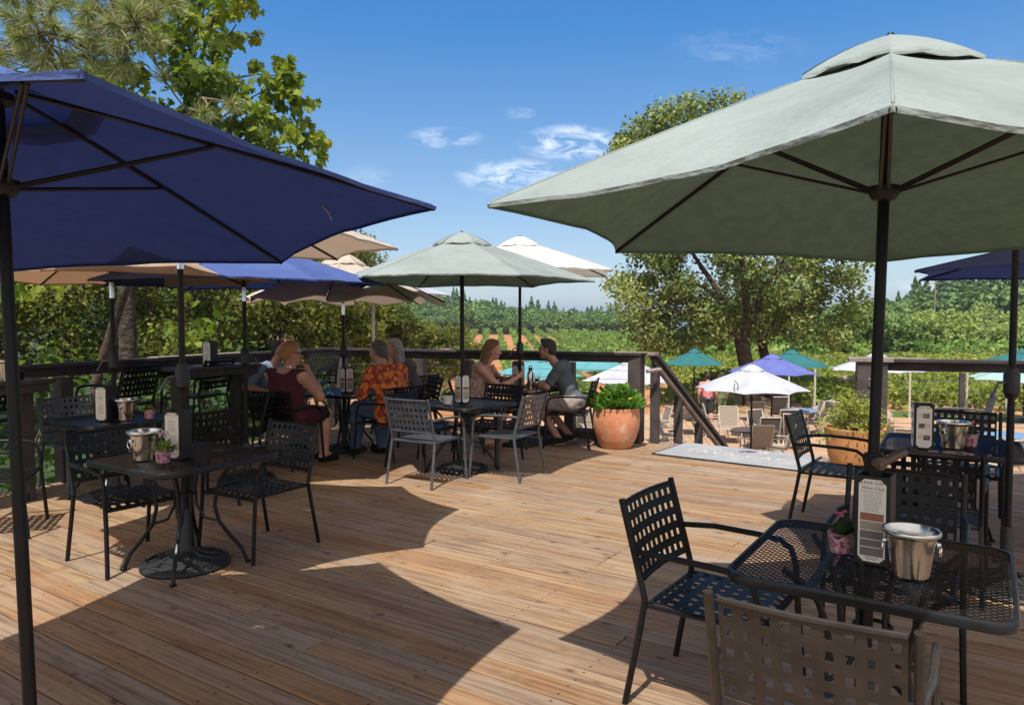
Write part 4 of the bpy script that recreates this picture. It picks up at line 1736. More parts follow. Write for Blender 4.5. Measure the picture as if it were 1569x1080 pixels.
# ---------------------------------------------------------------- people
class Sculpt:
    """bodies and clothes as one smooth surface: primitives blended in a distance field, then meshed"""

    def __init__(s, lo, hi, h=.0065):
        s.h = h
        s.lo = np.array(lo, np.float32)
        n = np.ceil((np.array(hi) - s.lo) / h).astype(int) + 1
        s.ax = [s.lo[i] + h * np.arange(n[i], dtype=np.float32) for i in range(3)]
        s.F = np.full(n, .25, np.float32)

    def _win(s, lo, hi, k):
        m = k + .03
        sl = []
        for i in range(3):
            a = int(np.clip(np.floor((lo[i] - m - s.lo[i]) / s.h), 0, len(s.ax[i])))
            b = int(np.clip(np.ceil((hi[i] + m - s.lo[i]) / s.h) + 1, 0, len(s.ax[i])))
            sl.append(slice(a, b))
        return tuple(sl), s.ax[0][sl[0]][:, None, None], s.ax[1][sl[1]][None, :, None], s.ax[2][sl[2]][None, None, :]

    def _smin(s, sl, d, k):
        g = s.F[sl]
        if k <= 0:
            s.F[sl] = np.minimum(g, d)
        else:
            hh = np.clip(.5 + .5 * (g - d) / k, 0, 1)
            s.F[sl] = g * (1 - hh) + d * hh - k * hh * (1 - hh)

    def cap(s, a, b, r0, r1, k=.02):
        a, b = np.array(a, np.float32), np.array(b, np.float32)
        rm = max(r0, r1)
        sl, X, Y, Z = s._win(np.minimum(a, b) - rm, np.maximum(a, b) + rm, k)
        if X.size * Y.size * Z.size == 0:
            return s
        d = b - a
        L = float(d @ d) + 1e-9
        t = np.clip(((X - a[0]) * d[0] + (Y - a[1]) * d[1] + (Z - a[2]) * d[2]) / L, 0, 1)
        q = np.sqrt((X - a[0] - t * d[0]) ** 2 + (Y - a[1] - t * d[1]) ** 2 + (Z - a[2] - t * d[2]) ** 2) - (r0 + (r1 - r0) * t)
        s._smin(sl, q, k)
        return s

    def ell(s, c, r, k=.02, yaw=0.0, pitch=0.0):
        c = np.array(c, np.float32)
        r = np.array(r, np.float32)
        rm = float(r.max())
        sl, X, Y, Z = s._win(c - rm, c + rm, k)
        if X.size * Y.size * Z.size == 0:
            return s
        X, Y, Z = X - c[0], Y - c[1], Z - c[2]
        if yaw:
            X, Y = X * math.cos(yaw) + Y * math.sin(yaw), -X * math.sin(yaw) + Y * math.cos(yaw)
        if pitch:
            Y, Z = Y * math.cos(pitch) + Z * math.sin(pitch), -Y * math.sin(pitch) + Z * math.cos(pitch)
        k0 = np.sqrt((X / r[0]) ** 2 + (Y / r[1]) ** 2 + (Z / r[2]) ** 2)
        k1 = np.sqrt((X / r[0] ** 2) ** 2 + (Y / r[1] ** 2) ** 2 + (Z / r[2] ** 2) ** 2) + 1e-6
        s._smin(sl, k0 * (k0 - 1) / k1, k)
        return s

    def cut(s, p, n):
        """remove what lies on the side n points to"""
        p, n = np.array(p, np.float32), np.array(n, np.float32)
        n = n / np.linalg.norm(n)
        d = (s.ax[0][:, None, None] - p[0]) * n[0] + (s.ax[1][None, :, None] - p[1]) * n[1] + (s.ax[2][None, None, :] - p[2]) * n[2]
        s.F = np.maximum(s.F, d)
        return s

    def carve(s, c, r):
        c = np.array(c, np.float32)
        sl, X, Y, Z = s._win(c - r, c + r, .0)
        d = np.sqrt((X - c[0]) ** 2 + (Y - c[1]) ** 2 + (Z - c[2]) ** 2) - r
        s.F[sl] = np.maximum(s.F[sl], -d)
        return s

    def folds(s, amp, f=1.0, ph=0.0):
        """creases across the surface"""
        X, Y, Z = s.ax[0][:, None, None], s.ax[1][None, :, None], s.ax[2][None, None, :]
        s.F = s.F + amp * np.sin(f * (Z * 46 + X * 30 * np.sign(X) + 2.2 * np.sin(Y * 19 + ph) + 1.4 * np.sin(X * 27 + ph * 2))) * (.5 + .5 * np.sin(f * (X * 17 - Y * 13 + Z * 9 + ph)))
        return s

    def strands(s, amp):
        X, Y, Z = s.ax[0][:, None, None], s.ax[1][None, :, None], s.ax[2][None, None, :]
        s.F = s.F + amp * (np.sin(X * 230 + 3 * np.sin(Z * 22)) * .6 + np.sin(Y * 210 + 2.5 * np.sin(Z * 27 + 1)) * .6 + .8 * np.sin(Z * 60 + X * 50))
        return s

    def build(s, name, mat, parent):
        F = np.pad(s.F, 1, constant_values=.25)
        S = F < 0
        n = np.array(F.shape) - 1
        cnt = np.zeros(n, np.int8)
        offs = [(i, j, k) for i in (0, 1) for j in (0, 1) for k in (0, 1)]
        for (i, j, k) in offs:
            cnt += S[i:i + n[0], j:j + n[1], k:k + n[2]]
        idx = np.argwhere((cnt > 0) & (cnt < 8))
        acc = np.zeros((len(idx), 3))
        num = np.zeros(len(idx))
        for o in offs:
            for ax_ in range(3):
                if o[ax_]:
                    continue
                e = list(o)
                e[ax_] = 1
                f0 = F[idx[:, 0] + o[0], idx[:, 1] + o[1], idx[:, 2] + o[2]]
                f1 = F[idx[:, 0] + e[0], idx[:, 1] + e[1], idx[:, 2] + e[2]]
                cr = (f0 < 0) != (f1 < 0)
                t = np.where(cr, f0 / np.where(cr, f0 - f1, 1), 0)
                p = np.array(o)[None, :] + np.zeros((len(idx), 3))
                p[:, ax_] += t
                acc[cr] += p[cr]
                num[cr] += 1
        P = (acc / np.maximum(num, 1)[:, None] + idx - 1) * s.h + s.lo
        ids = np.full(n, -1, np.int64)
        ids[idx[:, 0], idx[:, 1], idx[:, 2]] = np.arange(len(idx))
        quads = []
        for ax_ in range(3):
            a = [slice(1, -1)] * 3
            a[ax_] = slice(0, -1)
            b = list(a)
            b[ax_] = slice(1, None)
            s0, s1 = S[tuple(a)], S[tuple(b)]
            w = np.argwhere(s0 != s1)
            if not len(w):
                continue
            st = s0[w[:, 0], w[:, 1], w[:, 2]]
            g = w + np.array([0 if i == ax_ else 1 for i in range(3)])
            u, v = (ax_ + 1) % 3, (ax_ + 2) % 3

            def cell(du, dv):
                q = g.copy()
                q[:, u] -= du
                q[:, v] -= dv
                return ids[q[:, 0], q[:, 1], q[:, 2]]
            Q = np.stack((cell(1, 1), cell(0, 1), cell(0, 0), cell(1, 0)), 1)
            Q[~st] = Q[~st][:, ::-1]
            quads.append(Q[(Q >= 0).all(1)])
        Q = np.concatenate(quads) if quads else np.zeros((0, 4), int)
        return np_mesh(name, P, np.full(len(Q), 4), Q.ravel(), mat, parent, smooth=True)


def lerp(a, b, t):
    return tuple(a[i] + (b[i] - a[i]) * t for i in range(3))


def add(a, *b):
    return tuple(sum(x) for x in zip(a, *b))


def hand(S, wrist, fwd, palm, side, curl=.5, sc=1.0):
    """palm, four curled fingers of unequal length, thumb off the side of the palm"""
    f = Vector(fwd).normalized()
    p = Vector(palm)
    p = (p - f * p.dot(f)).normalized()
    x = f.cross(p).normalized() * side          # towards the thumb
    w = Vector(wrist)
    c = w + f * .045 * sc
    S.cap(w, c + f * .025 * sc, .024 * sc, .026 * sc, .012)
    for dx in (-.018, .018):
        S.cap(w + x * dx * .7 * sc + f * .02 * sc, w + x * dx * sc + f * .08 * sc, .017 * sc, .016 * sc, .01)
    for i, (dx, L) in enumerate(((.030, .072), (.010, .080), (-.010, .074), (-.029, .058))):
        k0 = w + x * dx * sc + f * .086 * sc
        c1 = curl * (.7 + .1 * i)
        d1 = (f * math.cos(c1 * .7) + p * math.sin(c1 * .7) + x * dx * 3)
        k1 = k0 + d1.normalized() * L * .45 * sc
        d2 = f * math.cos(c1 * 1.8) + p * math.sin(c1 * 1.8)
        k2 = k1 + d2.normalized() * L * .32 * sc
        d3 = f * math.cos(c1 * 2.4) + p * math.sin(c1 * 2.4)
        k3 = k2 + d3.normalized() * L * .26 * sc
        S.cap(k0, k1, .0095 * sc, .0088 * sc, .004)
        S.cap(k1, k2, .0088 * sc, .008 * sc, .002)
        S.cap(k2, k3, .008 * sc, .0068 * sc, .002)
    t0 = w + x * .024 * sc + f * .025 * sc
    t1 = t0 + (x * .8 + f * .7 + p * .35).normalized() * .040 * sc
    t2 = t1 + (x * .25 + f * 1.0 + p * .5).normalized() * .032 * sc
    S.cap(t0, t1, .013 * sc, .0105 * sc, .008)
    S.cap(t1, t2, .0105 * sc, .008 * sc, .003)


SKINS = {'a': M['skin_a'], 'b': M['skin_b']}
LIPS = pbr('lips', (.33, .10, .09), .45)
EYEW = pbr('eye', (.55, .53, .5), .25)
IRIS = pbr('iris', (.03, .02, .015), .2)


def person(label, loc, face, J, skin='a', fat=1.0, sh=.185, head_yaw=0.0, head_pitch=0.0, shirt=None, bottom=None, shoes=None, hair=None,
           glasses=None, group=None, extra=None, hsc=1.0):
    root = thing('person', label, 'person', (loc[0], loc[1], loc[2] if len(loc) > 2 else 0), R(face - 90), group)
    lo, hi = J.get('box', ((-.62, -.62, -.01), (.62, .85, 1.45)))
    pel, wai, che, nek, hed = J['pelvis'], J['waist'], J['chest'], J['neck'], J['head']
    S = Sculpt(lo, hi)
    side_n = 1
    shl = [add(che, (sx * sh, J.get('sh_y', -.01), .095 + J.get('sh_up', (0, 0))[0 if sx < 0 else 1])) for sx in (-1, 1)]

    def torso(T, o, arms=True, k=.06):
        T.ell(pel, (.165 * fat + o, .125 * fat + o, .125 + o), k)
        T.ell(wai, (.140 * fat + o, .105 * fat + o, .15 + o), k)
        T.ell(che, (.158 * (1 + (fat - 1) * .7) * sh / .185 + o, .108 * fat + o, .165 + o), k)
        for i in (0, 1):
            T.cap(add(che, (0, -.02, .10)), shl[i], .058 + o, .058 * (1 + (fat - 1) * .5) + o, .05)
        if J.get('bust'):
            for sx in (-1, 1):
                T.ell(add(che, (sx * .075, .085 * fat, .0)), (.062 * fat + o, .055 * fat + o, .06 + o), .04)

    def arm(T, i, o, f0=0.0, f1=1.0, fore=True, k=.03):
        s_, e_, w_ = shl[i], J['elbow'][i], J['wrist'][i]
        a = 1 + (fat - 1) * .8
        T.cap(lerp(s_, e_, f0), lerp(s_, e_, f1), (.054 + (.041 - .054) * f0) * a + o, (.054 + (.041 - .054) * f1) * a + o, k)
        if fore:
            T.cap(e_, lerp(e_, w_, .35), .041 * a + o, .042 * a + o, k)
            T.cap(lerp(e_, w_, .35), w_, .042 * a + o, .0265 + o, k)

    def leg(T, i, o, f1=1.0, k=.04):
        h_, n_, a_ = J['hip'][i], J['knee'][i], J['ankle'][i]
        a = 1 + (fat - 1) * .8
        if f1 <= 1.0:
            T.cap(h_, lerp(h_, n_, f1), .088 * a + o, (.088 + (.058 - .088) * f1) * a + o, k)
            return
        T.cap(h_, n_, .088 * a + o, .058 * a + o, k)
        mid = add(lerp(n_, a_, .32), (0, -.018, 0))
        g = min(1.0, f1 - 1)
        T.cap(n_, mid, .055 * a + o, .056 * a + o, k)
        T.cap(mid, lerp(mid, a_, g), .056 * a + o, (.056 + (.037 - .056) * g) * a + o, k)

    def foot(T, i, o):
        a_, t_ = J['ankle'][i], J['toe'][i]
        T.cap(a_, lerp(a_, t_, .35), .038 + o, .036 + o, .02)
        heel = add(a_, tuple(-.25 * (t_[q] - a_[q]) * (1 if q < 2 else 0) for q in range(3)), (0, 0, -.035))
        T.cap(heel, t_, .034 + o, .030 + o, .03)
        T.cap(lerp(heel, t_, .6), t_, .040 + o, .032 + o, .03)

    torso(S, 0)
    S.cap(add(nek, (0, -.03, -.06)), add(hed, (0, -.02, -.06)), .056 * (1 + (fat - 1) * .5), .052 * (1 + (fat - 1) * .5), .03)
    for i in (0, 1):
        arm(S, i, 0)
        leg(S, i, 0, 2.0)
        foot(S, i, 0)
    # head
    cy, sy = math.cos(head_yaw), math.sin(head_yaw)
    cp, sp = math.cos(head_pitch), math.sin(head_pitch)

    def hp(x, y, z):
        y2, z2 = y * cp - z * sp, y * sp + z * cp
        return (hed[0] + (x * cy - y2 * sy) * hsc, hed[1] + (x * sy + y2 * cy) * hsc, hed[2] + z2 * hsc)

    S.ell(hp(0, -.012, .03), (.074 * hsc, .094 * hsc, .088 * hsc), .03, head_yaw, head_pitch)
    S.ell(hp(0, .022, -.035), (.060 * hsc, .066 * hsc, .078 * hsc), .03, head_yaw, head_pitch)
    S.ell(hp(0, .062, -.088), (.026 * hsc, .022 * hsc, .020 * hsc), .03)
    S.cap(hp(0, .082, .022), hp(0, .104, -.022), .008, .0125, .012)
    for sx in (-1, 1):
        S.cap(hp(sx * .035, .078, .034), hp(sx * .014, .086, .03), .008, .008, .012)
        S.ell(hp(sx * .042, .062, -.022), (.02, .02, .018), .02)
        S.ell(hp(sx * .076, -.008, -.005), (.011, .021, .032), .006, head_yaw)
    S.cap(hp(-.018, .083, -.052), hp(.018, .083, -.052), .009, .009, .01)
    for sx in (-1, 1):
        S.carve(hp(sx * .032, .096, .012), .016)
    for i in (0, 1):
        fw, pm_ = J['hand'][i]
        hand(S, J['wrist'][i], fw, pm_, J.get('thumb', (1, 1))[i], J.get('curl', (.5, .5))[i])
    S.build('body', SKINS[skin], root)
    for sx in (-1, 1):
        mb = MB()
        mb.ball(hp(sx * .032, .076, .012), .0125, 10, 8)
        eo = mb.build('eye', EYEW, root, smooth=True)
        mb = MB()
        mb.ball(hp(sx * .032, .0845, .012), .0062, 8, 6)
        mb.build('iris', IRIS, eo, smooth=True)
    mb = MB()
    mb.tube([hp(-.022, .089, -.053), hp(-.008, .0945, -.050), hp(0, .0935, -.052), hp(.008, .0945, -.050), hp(.022, .089, -.053)], [.003, .0052, .0045, .0052, .003], 6)
    mb.build('lips', LIPS, root, smooth=True)
    # clothes
    if shirt:
        T = Sculpt(lo, hi)
        torso(T, .012)
        if shirt.get('drape'):
            for sx in (-1, 1):
                T.cap(add(pel, (sx * .11 * fat, .02, .0)), add(pel, (sx * .14 * fat, -.02, -shirt['drape'])), .10 * fat, .07, .06)
        sl = shirt.get('sleeve', .6)
        if sl > 0:
            for i in (0, 1):
                arm(T, i, .017, 0, sl, fore=False)
        if shirt.get('skirt'):
            for i in (0, 1):
                leg(T, i, .022, shirt['skirt'])
        T.cut(add(nek, (0, .0, shirt.get('neck', -.02))), (0, .45, 1))
        if sl <= 0:                                  # sleeveless: arm holes
            for i, sx in ((0, -1), (1, 1)):
                e_ = J['elbow'][i]
                T.carve(add(shl[i], (sx * .012, 0, -.02)), shirt.get('hole', .085))
                T.carve(lerp(add(shl[i], (sx * .03, 0, 0)), e_, .22), .085)
            T.cut(add(nek, (0, .0, shirt.get('neck', -.05))), (0, .5, 1))
        T.cut((0, 0, shirt.get('hem', .46)), (0, 0, -1))
        if shirt.get('scoop'):
            T.carve(add(nek, (0, -.09, -.0)), shirt['scoop'])
        T.folds(shirt.get('fold', .0048), 1.0, fat * 7)
        T.build(shirt.get('name', 'shirt'), shirt['mat'], root)
        if shirt.get('laces'):
            mb = MB()
            y0 = nek[1]
            for (xa, za, xb, zb) in ((-.03, -.06, .03, -.10), (.03, -.06, -.03, -.10), (-.03, -.10, .03, -.14), (.03, -.10, -.03, -.14)):
                mb.tube([(xa, y0 - .145, nek[2] + za), (xb, y0 - .150, nek[2] + zb)], .006, 6)
            mb.build('back_lacing', shirt['mat'], root, smooth=True)
    if bottom:
        T = Sculpt(lo, hi)
        T.ell(pel, (.168 * fat + .010, .128 * fat + .010, .128 + .008), .05)
        for i in (0, 1):
            leg(T, i, bottom.get('loose', .012), bottom['len'])
        T.cut(add(pel, (0, 0, .10)), (0, 0, 1))
        T.folds(.0045, 1.2, 2.0)
        T.build(bottom.get('name', 'trousers'), bottom['mat'], root)
    if shoes:
        for i in (0, 1):
            a_, t_ = J['ankle'][i], J['toe'][i]
            c = lerp(a_, t_, .4)
            T = Sculpt(add(c, (-.24, -.24, -.16)), add(c, (.24, .24, .16)), .006)
            foot(T, i, .010)
            T.cut(add(a_, (0, 0, shoes.get('top', .005))), (0, -.2, 1))
            so_ = T.build('shoe', shoes['mat'], root)
            if shoes.get('sole'):
                a3, t3 = Vector(a_), Vector(t_)
                d = (t3 - a3)
                d.z += .035
                up_ = Vector((0, 0, 1))
                d.normalize()
                n_ = (up_ - d * up_.dot(d)).normalized()
                base_ = a3 - n_ * .07 - d * .06 if False else a3 - n_ * .066 - d * .055
                mb = MB()
                sd = d.cross(n_)
                pts = [(-.03, .034), (.05, .038), (.13, .042), (.19, .040), (.225, .024)]
                poly = [(u, w_) for u, w_ in pts] + [(u, -w_) for u, w_ in pts[::-1]]
                V = [base_ + d * u + sd * w_ + n_ * q for q in (-.012, .008) for u, w_ in poly]
                n2 = len(poly)
                F = [tuple(range(n2 - 1, -1, -1)), tuple(range(n2, 2 * n2))] + [(i2, (i2 + 1) % n2, n2 + (i2 + 1) % n2, n2 + i2) for i2 in range(n2)]
                mb.add(V, F)
                mb.build('sole', shoes['sole'], so_)
    if hair:
        T = Sculpt(add(hed, (-.22, -.26, -.40)), add(hed, (.22, .22, .20)), .006)
        o = hair.get('puff', .014)
        T.ell(hp(0, -.018, .036), ((.074 + o) * hsc, (.092 + o) * hsc, (.088 + o) * hsc), .02, head_yaw, head_pitch)
        T.ell(hp(0, -.05, -.015), ((.068 + o * .7) * hsc, (.058 + o * .7) * hsc, (.075) * hsc), .02, head_yaw, head_pitch)
        # the face and neck stay free
        fwd = (-sy * cp, cy * cp, sp)
        up_ = (0, -sp, cp)
        line = hair.get('line', .035)
        T.cut(hp(0, line, .062), (fwd[0], fwd[1], fwd[2] - .75))
        if hair.get('top'):
            T.ell(hp(0, .03, .115), (.055, .05, .028), .025, head_yaw)
        for c in hair.get('locks', ()):
            T.cap(hp(*c[0]), hp(*c[1]), c[2], c[3], .025)
        if hair.get('short'):
            T.cut(hp(0, 0, -hair['short']), (0, 0, -1))
        rr = random.Random(3)
        for _ in range(hair.get('tufts', 0)):
            a, el = rr.uniform(0, 6.28), rr.uniform(-.3, 1.4)
            p = hp(math.cos(a) * math.cos(el) * .08, -.02 - abs(math.sin(a)) * math.cos(el) * .085, .035 + math.sin(el) * .09)
            T.ell(p, (.02, .02, .02), .012)
        T.strands(.0026)
        T.build('hair', hair['mat'], root)
    if glasses:
        mb = MB()
        gy, gz = (.096, .014) if glasses != 'up' else (.045, .112)
        for sx in (-1, 1):
            V = [Vector(hp(sx * .032 + .026 * math.cos(a), gy - .004 * abs(math.cos(a)), gz + .019 * math.sin(a))) for a in [i * math.pi / 6 for i in range(12)]]
            V2 = [Vector(hp(sx * .032 + .026 * math.cos(a), gy + .004, gz + .019 * math.sin(a))) for a in [i * math.pi / 6 for i in range(12)]]
            mb.add(V + V2, [tuple(range(11, -1, -1)), tuple(range(12, 24))] + [(i, (i + 1) % 12, 12 + (i + 1) % 12, 12 + i) for i in range(12)])
            mb.tube([hp(sx * .057, gy, gz + .006), hp(sx * .080, gy - .045, gz + .004), hp(sx * .079, gy - .11, gz - .002)], .003, 5)
        mb.tube([hp(-.008, gy, gz + .006), hp(.008, gy, gz + .006)], .003, 5)
        mb.build('sunglasses', pbr('dark_lens', (.01, .01, .012), .15), root)
    if extra:
        extra(root, hp)
    return root


def seated(lean=.05, **kw):
    def at(z):
        return -.07 + lean * (z - .54) / .45
    J = dict(pelvis=(0, -.08, .55), waist=(0, at(.70), .72), chest=(0, at(.88), .89), neck=(0, at(1.05) + .01, 1.06), head=(0, at(1.2) + .035, 1.205),
             hip=((-.09, -.02, .535), (.09, -.02, .535)), knee=((-.12, .40, .535), (.12, .40, .535)),
             ankle=((-.12, .38, .085), (.12, .38, .085)), toe=((-.13, .53, .04), (.13, .53, .04)),
             elbow=((-.25, .16, .76), (.25, .16, .76)), wrist=((-.12, .36, .765), (.12, .36, .765)),
             hand=(((.4, 1, 0), (0, 0, -1)), ((-.4, 1, 0), (0, 0, -1))), thumb=(-1, 1))
    J.update(kw)
    return J


def pattern(name, c1, c2, c3, scale, thr=.5, detail=2.0):
    m, t, out = new_mat(name)
    p = NN(t, 'ShaderNodeBsdfPrincipled')
    c, fac, vec = noise_mix(t, c1, c2, scale, detail, thr - .03, thr + .03)
    c2_, f2, _ = noise_mix(t, c, c3, scale * 1.9, 3, .60, .64, vec)
    t.links.new(c2_, p.inputs['Base Color'])
    p.inputs['Roughness'].default_value = .85
    n = NN(t, 'ShaderNodeTexNoise')
    n.inputs['Scale'].default_value = 14
    t.links.new(vec, n.inputs['Vector'])
    bump(t, p, n.outputs['Fac'], .5, .02)
    t.links.new(p.outputs[0], out.inputs[0])
    return m


CL = lambda name, c, var=.12: pbr(name, c, .88, 0, var, 8, .55, 13, .02, .2)
MAROON = CL('maroon_jersey', (.075, .018, .028))
BLUE_TEE = CL('blue_tee', (.15, .21, .30))
GREY_TEE = CL('grey_tee', (.085, .10, .115))
FLORAL = pattern('floral_shirt', (.72, .20, .035), (.28, .035, .018), (.80, .30, .10), 15, .50, 3.5)
BLOUSE = pattern('speckled_blouse', (.30, .12, .10), (.62, .50, .42), (.10, .05, .05), 55, .5)
JEANS = CL('jeans', (.075, .12, .20))
SHORTS = CL('taupe_shorts', (.27, .23, .20))
BLACK_CL = CL('black_cloth', (.014, .013, .016))
SHOE_B = CL('black_shoe', (.012, .012, .013))
SHOE_W = CL('pale_shoe', (.55, .52, .5))
SOLE = pbr('sole_rubber', (.24, .17, .12), .8)
PINK = CL('pink_shirt', (.62, .20, .19))
CHAR = CL('charcoal_shorts', (.04, .042, .048))
GREEN_D = CL('green_dress', (.13, .15, .08))


def hairmat(name, c1, c2):
    m, t, out = new_mat(name)
    p = NN(t, 'ShaderNodeBsdfPrincipled')
    vec = NN(t, 'ShaderNodeTexCoord').outputs['Object']
    mpn = NN(t, 'ShaderNodeMapping')
    mpn.inputs['Scale'].default_value = (150, 150, 22)
    t.links.new(vec, mpn.inputs[0])
    c, fac, _ = noise_mix(t, c1, c2, 1, 4, .3, .7, mpn.outputs[0])
    t.links.new(c, p.inputs['Base Color'])
    p.inputs['Roughness'].default_value = .5
    bump(t, p, fac, .9, .012)
    t.links.new(p.outputs[0], out.inputs[0])
    return m


HAIR_RED = hairmat('ginger_hair', (.30, .11, .035), (.55, .27, .10))
HAIR_DK = hairmat('dark_hair', (.010, .007, .006), (.035, .022, .018))
HAIR_GREY = hairmat('grey_brown_hair', (.035, .028, .024), (.16, .135, .12))
HAIR_SILVER = hairmat('silver_hair', (.16, .15, .145), (.42, .40, .385))
HAIR_BR = hairmat('chestnut_hair', (.10, .045, .022), (.28, .14, .07))

LONG = lambda: [((sx * .07, -.03, .02), (sx * .082, -.05, -.16), .034, .036) for sx in (-1, 1)] + \
    [((sx * .03, -.08, .0), (sx * .05, -.11, -.24), .045, .034) for sx in (-1, 1)] + [((0, -.095, .0), (0, -.12, -.27), .045, .032)]

# the four guests
person('woman with short ginger hair in a sleeveless maroon top laced at the back', (-2.44, 8.00), 72,
       seated(lean=.10, elbow=((-.27, .20, .73), (.27, .20, .74)), wrist=((-.10, .38, .86), (.08, .30, .99)), bust=True,
              hand=(((.3, .6, .7), (1, 0, -.3)), ((-.5, .1, .8), (-1, .2, 0))), knee=((.02, .42, .53), (.24, .36, .52)),
              ankle=((.06, .42, .085), (.26, .30, .085)), toe=((.10, .55, .04), (.32, .43, .04))),
       skin='a', fat=1.40, sh=.19, head_yaw=R(-55), head_pitch=R(-6), shirt=dict(mat=MAROON, sleeve=0, strap=.05, neck=-.045, hem=.41, drape=.13, skirt=.55, scoop=.10, laces=True, name='top'),
       bottom=dict(mat=BLACK_CL, len=.92, name='shorts'), shoes=dict(mat=SHOE_B, top=-.015), hair=dict(mat=HAIR_RED, puff=.024, line=.03, short=.115, tufts=50), glasses='on')
person('man in a blue tee shirt with dark receding hair, behind the ginger woman', (-3.02, 9.05), -8,
       seated(lean=.16, elbow=((-.27, .14, .74), (.33, -.10, .78)), wrist=((-.06, .36, .75), (.26, .14, .72)),
              hand=(((.5, 1, 0), (0, 0, -1)), ((-.2, 1, -.1), (0, 0, -1)))),
       skin='b', fat=1.12, sh=.20, head_yaw=R(10), shirt=dict(mat=BLUE_TEE, sleeve=.72, hem=.45), bottom=dict(mat=CHAR, len=.95, name='shorts'), shoes=dict(mat=SHOE_B),
       hair=dict(mat=HAIR_DK, puff=.007, line=-.012, short=.06))
person('man in a bright orange floral shirt and jeans with greying hair, back turned', (-1.40, 8.46), 140,
       seated(lean=.17, elbow=((-.26, .20, .72), (.26, .06, .74)), wrist=((-.10, .40, .76), (.16, .26, .60)),
              hand=(((.5, 1, 0), (0, 0, -1)), ((-.4, 1, -.3), (0, 0, -1))), knee=((-.14, .41, .54), (.14, .41, .54)),
              ankle=((-.15, .46, .085), (.10, .26, .085)), toe=((-.15, .62, .045), (.10, .41, .045))),
       skin='a', fat=1.25, sh=.205, head_yaw=R(18), head_pitch=R(-8), shirt=dict(mat=FLORAL, sleeve=.92, hem=.40, drape=.14, neck=.0),
       bottom=dict(mat=JEANS, len=1.93, loose=.02, name='jeans'), shoes=dict(mat=SHOE_B), hair=dict(mat=HAIR_GREY, puff=.019, line=.02, short=.09, tufts=40))
person('woman with long silver hair leaning on her hand behind the orange floral shirt', (-1.26, 9.42), 200,
       seated(lean=.20, elbow=((-.24, .24, .74), (.24, .24, .74)), wrist=((-.06, .30, 1.02), (.02, .42, .78)),
              hand=(((.4, -.1, .8), (1, -.3, 0)), ((-.6, 1, 0), (0, 0, -1))), bust=True),
       skin='a', fat=1.02, sh=.165, head_yaw=R(6), shirt=dict(mat=CL('slate_top', (.10, .085, .095)), sleeve=.5, hem=.45), bottom=dict(mat=BLACK_CL, len=.9, name='shorts'), shoes=dict(mat=SHOE_W),
       hair=dict(mat=HAIR_SILVER, puff=.018, line=.03, locks=LONG()))
# the couple
person('woman with long chestnut hair in a speckled sleeveless blouse, talking with her hands', (-.42, 9.12), 2,
       seated(lean=.15, elbow=((-.20, .32, .765), (.21, .27, .755)), wrist=((-.05, .22, .93), (.04, .47, .86)), bust=True,
              hand=(((.2, -.35, .5), (.9, .2, -.2)), ((-.3, .8, .55), (-.8, -.2, .5))), curl=(.9, .45),
              knee=((-.10, .40, .53), (.12, .38, .53)), ankle=((-.10, .20, .09), (.08, .10, .09)), toe=((-.12, .34, .04), (.08, .24, .04))),
       skin='a', fat=.95, sh=.165, head_yaw=R(-14), head_pitch=R(-10), shirt=dict(mat=BLOUSE, sleeve=0, strap=.02, neck=-.07, hem=.42, name='blouse', skirt=.35),
       shoes=dict(mat=CL('brown_sandal', (.30, .16, .09)), top=-.03), hair=dict(mat=HAIR_BR, puff=.016, line=.045, locks=LONG()), glasses='up')
person('man in a grey tee shirt and taupe shorts with short dark hair and sunglasses', (.72, 9.26), 165,
       seated(lean=.22, elbow=((-.25, .24, .76), (.25, .26, .755)), wrist=((-.06, .44, .765), (.08, .47, .765)),
              hand=(((.7, .8, 0), (0, 0, -1)), ((-.7, .8, 0), (0, 0, -1))), curl=(.8, .8),
              knee=((-.14, .40, .53), (.15, .40, .53)), ankle=((-.10, .12, .10), (.12, .02, .11)), toe=((-.10, .27, .045), (.12, .15, .03))),
       skin='b', fat=1.02, sh=.205, head_yaw=R(6), head_pitch=R(-4), shirt=dict(mat=GREY_TEE, sleeve=.72, hem=.46), bottom=dict(mat=SHORTS, len=.90, loose=.028, name='shorts'),
       shoes=dict(mat=SHOE_B, top=.02, sole=SOLE), hair=dict(mat=HAIR_DK, puff=.012, line=.045, short=.075, top=True), glasses='on')


def standing(**kw):
    J = dict(pelvis=(0, 0, .95), waist=(0, .0, 1.12), chest=(0, .0, 1.30), neck=(0, .01, 1.48), head=(0, .04, 1.625),
             hip=((-.09, 0, .92), (.09, 0, .92)), knee=((-.11, .02, .50), (.11, .02, .50)), ankle=((-.12, -.01, .09), (.12, -.01, .09)),
             toe=((-.14, .14, .04), (.14, .14, .04)), elbow=((-.27, -.03, 1.10), (.27, -.03, 1.10)), wrist=((-.26, .10, .88), (.26, .10, .88)),
             hand=(((0, .3, -1), (1, 0, 0)), ((0, .3, -1), (-1, 0, 0))), thumb=(1, -1), box=((-.45, -.35, -.01), (.45, .45, 1.80)))
    J.update(kw)
    return J


